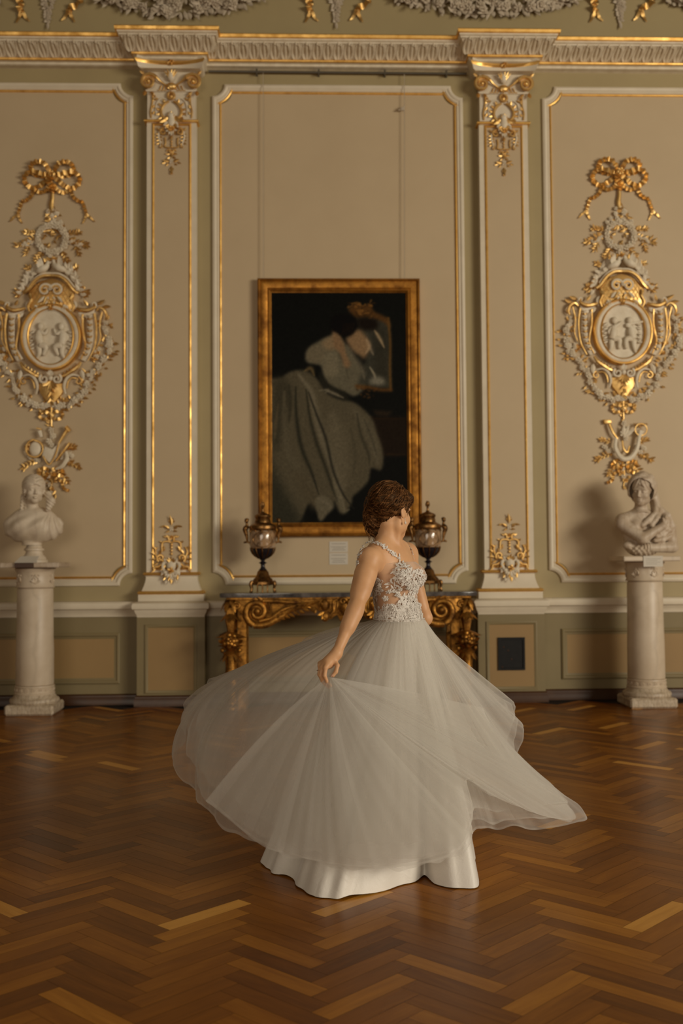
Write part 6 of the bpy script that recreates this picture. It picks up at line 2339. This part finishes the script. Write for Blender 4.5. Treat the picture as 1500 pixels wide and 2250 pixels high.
# far strap over the other shoulder and back band
mb = MB()
for i in range(60):
    u = i/59
    p = TC+RT@np.array([-.085-.02*sin(u*pi), .075-.16*u, .10+.075*sin(u*pi)])
    for _ in range(3):
        g, v = sgrad(dress_sdf, p); p = p-g*(v-.004)
    lace_at(p, g, rl.choice((1, 3)), .8)
mb.build('strap', M['lace'], bod, 60)


# ------------------------------------------------------------------ skirt
def periodic(ctrl, th):
    """ctrl: list of (deg, vec); periodic Catmull-Rom in angle"""
    A = np.radians([c[0] for c in ctrl]); V = np.array([c[1] for c in ctrl], float)
    n = len(A); out = []
    for t in th:
        t = t % (2*pi)
        i = np.searchsorted(A, t, 'right')-1
        a0 = A[i] if i >= 0 else A[-1]-2*pi
        a1 = A[(i+1) % n] + (2*pi if i+1 >= n else 0)
        u = (t-a0)/(a1-a0)
        p0, p1, p2, p3 = V[(i-1) % n], V[i % n], V[(i+1) % n], V[(i+2) % n]
        out.append(.5*((2*p1)+(-p0+p2)*u+(2*p0-5*p1+4*p2-p3)*u*u+(-p0+3*p1-3*p2+p3)*u**3))
    return np.array(out)


def waist_ring(th, grow=0.0, dz=0.0):
    out = []
    for t in th:
        # ellipse turned with the torso
        d = np.array([cos(t), -sin(t), 0])
        l = RT.T@d
        r = 1/sqrt((l[0]/(.124+grow))**2+(l[1]/(.108+grow))**2)
        out.append(WC+d*r+np.array([0, 0, -.012+dz]))
    return np.array(out)


def sheet(W, K, H, nt, disp, t0=0.0, t1=1.0, p=1.0):
    """rows from waist W through control K to hem H"""
    T = np.linspace(t0, t1, nt)[:, None, None]
    return (1-T)**2*W[None]+2*T*(1-T)*K[None]+T*T*H[None]+(disp if disp is not None else 0)


def grid_faces(nt, nu, closed=True):
    F = []
    m = nu if closed else nu-1
    i = np.arange(nt-1)[:, None]; j = np.arange(m)[None]
    j2 = (j+1) % nu
    f = np.stack([i*nu+j+0*j2, i*nu+j2, (i+1)*nu+j2, (i+1)*nu+j+0*j2], -1).reshape(-1, 4)
    return f


def grid_uv(nt, nu, closed=True):
    m = nu if closed else nu-1
    i = np.arange(nt-1)[:, None]; j = np.arange(m)[None]
    q = lambda ii, jj: np.stack(np.broadcast_arrays(jj/m, ii/(nt-1)), -1)
    return np.stack([q(i, j), q(i, j+1), q(i+1, j+1), q(i+1, j)], 2).reshape(-1, 2)


def folds(th, seed, comps):
    r = np.random.default_rng(seed)
    f = np.zeros(len(th))
    for n, a in comps:
        f += a*np.sin(n*th+r.uniform(0, 6.28)+.5*np.sin(th*r.integers(1, 4)+r.uniform(0, 6.28)))
    return f


HEM = [(0, (1138, 1680, .14)), (5, (1172, 1706, .06)), (10, (1232, 1744, -.02)), (17, (1281, 1806, -.12)), (26, (1205, 1816, -.24)), (38, (1110, 1822, -.30)), (50, (1046, 1820, -.34)), (62, (1036, 1850, -.44)), (74, (985, 1888, -.50)),
       (90, (890, 1908, -.53)), (110, (760, 1908, -.54)), (130, (640, 1880, -.50)), (148, (530, 1838, -.42)), (163, (448, 1780, -.30)), (177, (404, 1712, -.14)), (190, (393, 1640, .02)),
       (203, (397, 1575, .16)), (216, (425, 1528, .28)), (230, (480, 1496, .36)), (245, (560, 1465, .42)), (258, (640, 1436, .44)), (272, (700, 1404, .44)), (286, (790, 1440, .46)), (302, (900, 1500, .46)), (318, (1010, 1535, .44)), (334, (1128, 1556, .40)), (348, (1145, 1610, .28))]
CTL = [(0, (1050, 1560, .12)), (17, (1075, 1640, -.10)), (38, (1010, 1600, -.22)), (62, (960, 1560, -.30)), (90, (880, 1560, -.36)), (110, (800, 1540, -.36)), (130, (700, 1500, -.34)),
       (148, (560, 1500, -.28)), (163, (440, 1500, -.18)), (177, (385, 1490, -.06)), (190, (385, 1480, .06)), (203, (430, 1475, .14)), (216, (500, 1465, .20)), (230, (560, 1450, .24)),
       (245, (620, 1430, .28)), (258, (690, 1405, .28)), (272, (740, 1375, .28)), (286, (800, 1390, .28)), (302, (880, 1420, .28)), (318, (960, 1440, .26)), (334, (1010, 1470, .22)), (348, (1030, 1500, .18))]
NU = 720
TH = np.linspace(0, 2*pi, NU, endpoint=False)
hem3 = [(a, B(*q)) for a, q in HEM]; ctl3 = [(a, B(*q)) for a, q in CTL]
Hh_ = periodic(hem3, TH); Kk_ = periodic(ctl3, TH)
axis = WC*1.0


def tulle_layer(name, seed, mat, short, lift, comps, amp, grow):
    nt = 64
    W = waist_ring(TH, grow)
    H = Hh_.copy(); K = Kk_.copy()
    H = W+(H-W)*short; K = W+(K-W)*short
    H[:, 2] += lift; K[:, 2] += lift*.5
    T = np.linspace(0, 1, nt)[:, None]
    P = sheet(W, K, H, nt, None)
    f = folds(TH, seed, comps)[None]*(amp*T**1.1)+folds(TH, seed+5, [(61, 1), (83, .8), (113, .6)])[None]*(.0007+.0007*T)
    f = f+folds(TH, seed+9, [(9, 1), (15, .7)])[None]*amp*.6*np.sin(T*5+seed)*T
    # the taut side towards the hand and the front is smoother
    f = f*(1-.55*np.exp(-((np.degrees(TH)-75)/48)**2))[None]
    du = np.roll(P, -1, 1)-np.roll(P, 1, 1); dt = np.gradient(P, axis=0)
    N = np.cross(dt, du); N /= np.linalg.norm(N, axis=2)[..., None]+1e-9
    P = P+N*f[..., None]
    # ragged hem
    hz = folds(TH, seed+3, [(17, 1), (29, .8), (47, .5)])
    P[-6:] += (np.linspace(0, 1, 6)[:, None]*hz[None]*.006)[..., None]*np.array([0, 0, 1.0])
    return make(name, P.reshape(-1, 3), grid_faces(nt, NU), [mat], person, None, 180, None, grid_uv(nt, NU))


tulle_layer('tulle_skirt', 3, M['tulleA'], 1.0, 0.0, [(13, 1), (22, .7), (33, .35)], .014, .004)
tulle_layer('tulle_skirt', 14, M['tulleA'], .955, -.01, [(11, 1), (25, .7), (18, .6)], .016, .002)
tulle_layer('tulle_skirt', 27, M['tulleA'], .90, -.015, [(15, 1), (9, .9), (28, .5)], .018, .0)


# the part of the skirt gathered in the hand: a fan from the fist to the front hem
def sail(seed, mat, sh=1.0):
    nu, nt = 560, 60
    U = np.linspace(0, 1, nu)
    hd = B(726, 1489, -.400)
    R = np.array([hd+np.array([.016*(u-.35), -.006*sin(u*3), .004*(1-u)]) for u in U])
    K = spl([B(600, 1570, -.40), B(640, 1630, -.47), B(680, 1670, -.52), B(720, 1690, -.55), B(770, 1690, -.56), B(830, 1655, -.55), B(870, 1635, -.50), B(890, 1625, -.46), B(905, 1635, -.45), B(950, 1650, -.41), B(980, 1630, -.37), B(950, 1590, -.37), B(930, 1565, -.37), B(912, 1535, -.36), B(895, 1515, -.35)], nu)
    Hm = spl([B(452, 1760, -.36), B(560, 1848, -.47), B(650, 1884, -.54), B(750, 1902, -.57), B(870, 1904, -.57), B(1000, 1872, -.51), B(1040, 1800, -.44), B(1026, 1716, -.39), B(1085, 1748, -.35), B(1180, 1790, -.26), B(1262, 1800, -.16), B(1232, 1746, -.10), B(1158, 1697, -.08), B(1100, 1638, -.09), B(1060, 1556, -.06)], nu)
    Hm = K+(Hm-K)*sh
    T = np.linspace(0, 1, nt)[:, None]
    P = sheet(R, K, Hm, nt, None)
    f = folds(U*6.28, seed, [(3, 1.2), (5, 1.0), (8, .6), (13, .25)])[None]*(.013*np.sin(T*pi*.62))*np.clip(1.25-U*1.2, .12, 1)[None]
    f = f+folds(U*6.28, seed+4, [(31, 1), (47, .7)])[None]*.0012*T
    du = np.gradient(P, axis=1); dt = np.gradient(P, axis=0)
    N = np.cross(dt, du); N /= np.linalg.norm(N, axis=2)[..., None]+1e-9
    P = P+N*f[..., None]
    return make('tulle_fold', P.reshape(-1, 3), grid_faces(nt, nu, False), [mat], person, None, 180, None, grid_uv(nt, nu, False))


sail(8, M['tulleB'])
sail(15, M['tulleB'], .985)

# satin underskirt reaching the floor
SH = [(0, (1034, 1868)), (12, (1042, 1900)), (25, (1048, 1944)), (36, (1005, 1951)), (46, (965, 1946)), (54, (932, 1926)), (62, (895, 1938)), (72, (840, 1958)), (84, (775, 1971)), (100, (708, 1974)), (118, (665, 1952)), (140, (615, 1922)), (165, (577, 1896)), (190, (590, 1862)), (220, (660, 1828)), (255, (780, 1812)), (290, (900, 1812)), (330, (1000, 1832))]
sh3 = [(a, floorpt(*q)) for a, q in SH]
Hs = periodic(sh3, TH); Ws = waist_ring(TH, -.002)
Ks = Ws*.5+Hs*.5; Ks[:, 2] += .02
nt = 60
Ps = sheet(Ws, Ks, Hs, nt, None)
T = np.linspace(0, 1, nt)[:, None]
f = folds(TH, 40, [(8, 1), (13, .9), (21, .5), (34, .25)])[None]*(.024*T**1.6)*(1-.55*T**8)
cen = Ps.mean(1, keepdims=True)
dv = Ps-cen; dv[..., 2] = 0; dv /= np.linalg.norm(dv, axis=2)[..., None]+1e-9
Ps = Ps+dv*f[..., None]
rr = folds(TH, 44, [(9, 1), (14, .8), (22, .4)])
Ps[-8:] += (np.linspace(0, 1, 8)[:, None]*np.clip(rr, 0, 3)[None]*.004)[..., None]*np.array([0, 0, 1.0])
Ps[..., 2] = np.maximum(Ps[..., 2], .003)
make('underskirt', Ps.reshape(-1, 3), grid_faces(nt, NU), [M['satin']], person, None, 180, None, grid_uv(nt, NU))
# narrow gathered waistband
mb = MB()
wr = waist_ring(np.linspace(0, 2*pi, 73), .003, .006)
mb.tube(wr, .002, 8, 0, 1.0, (0, 0, 1))
mb.build('waistband', M['satin'], person)
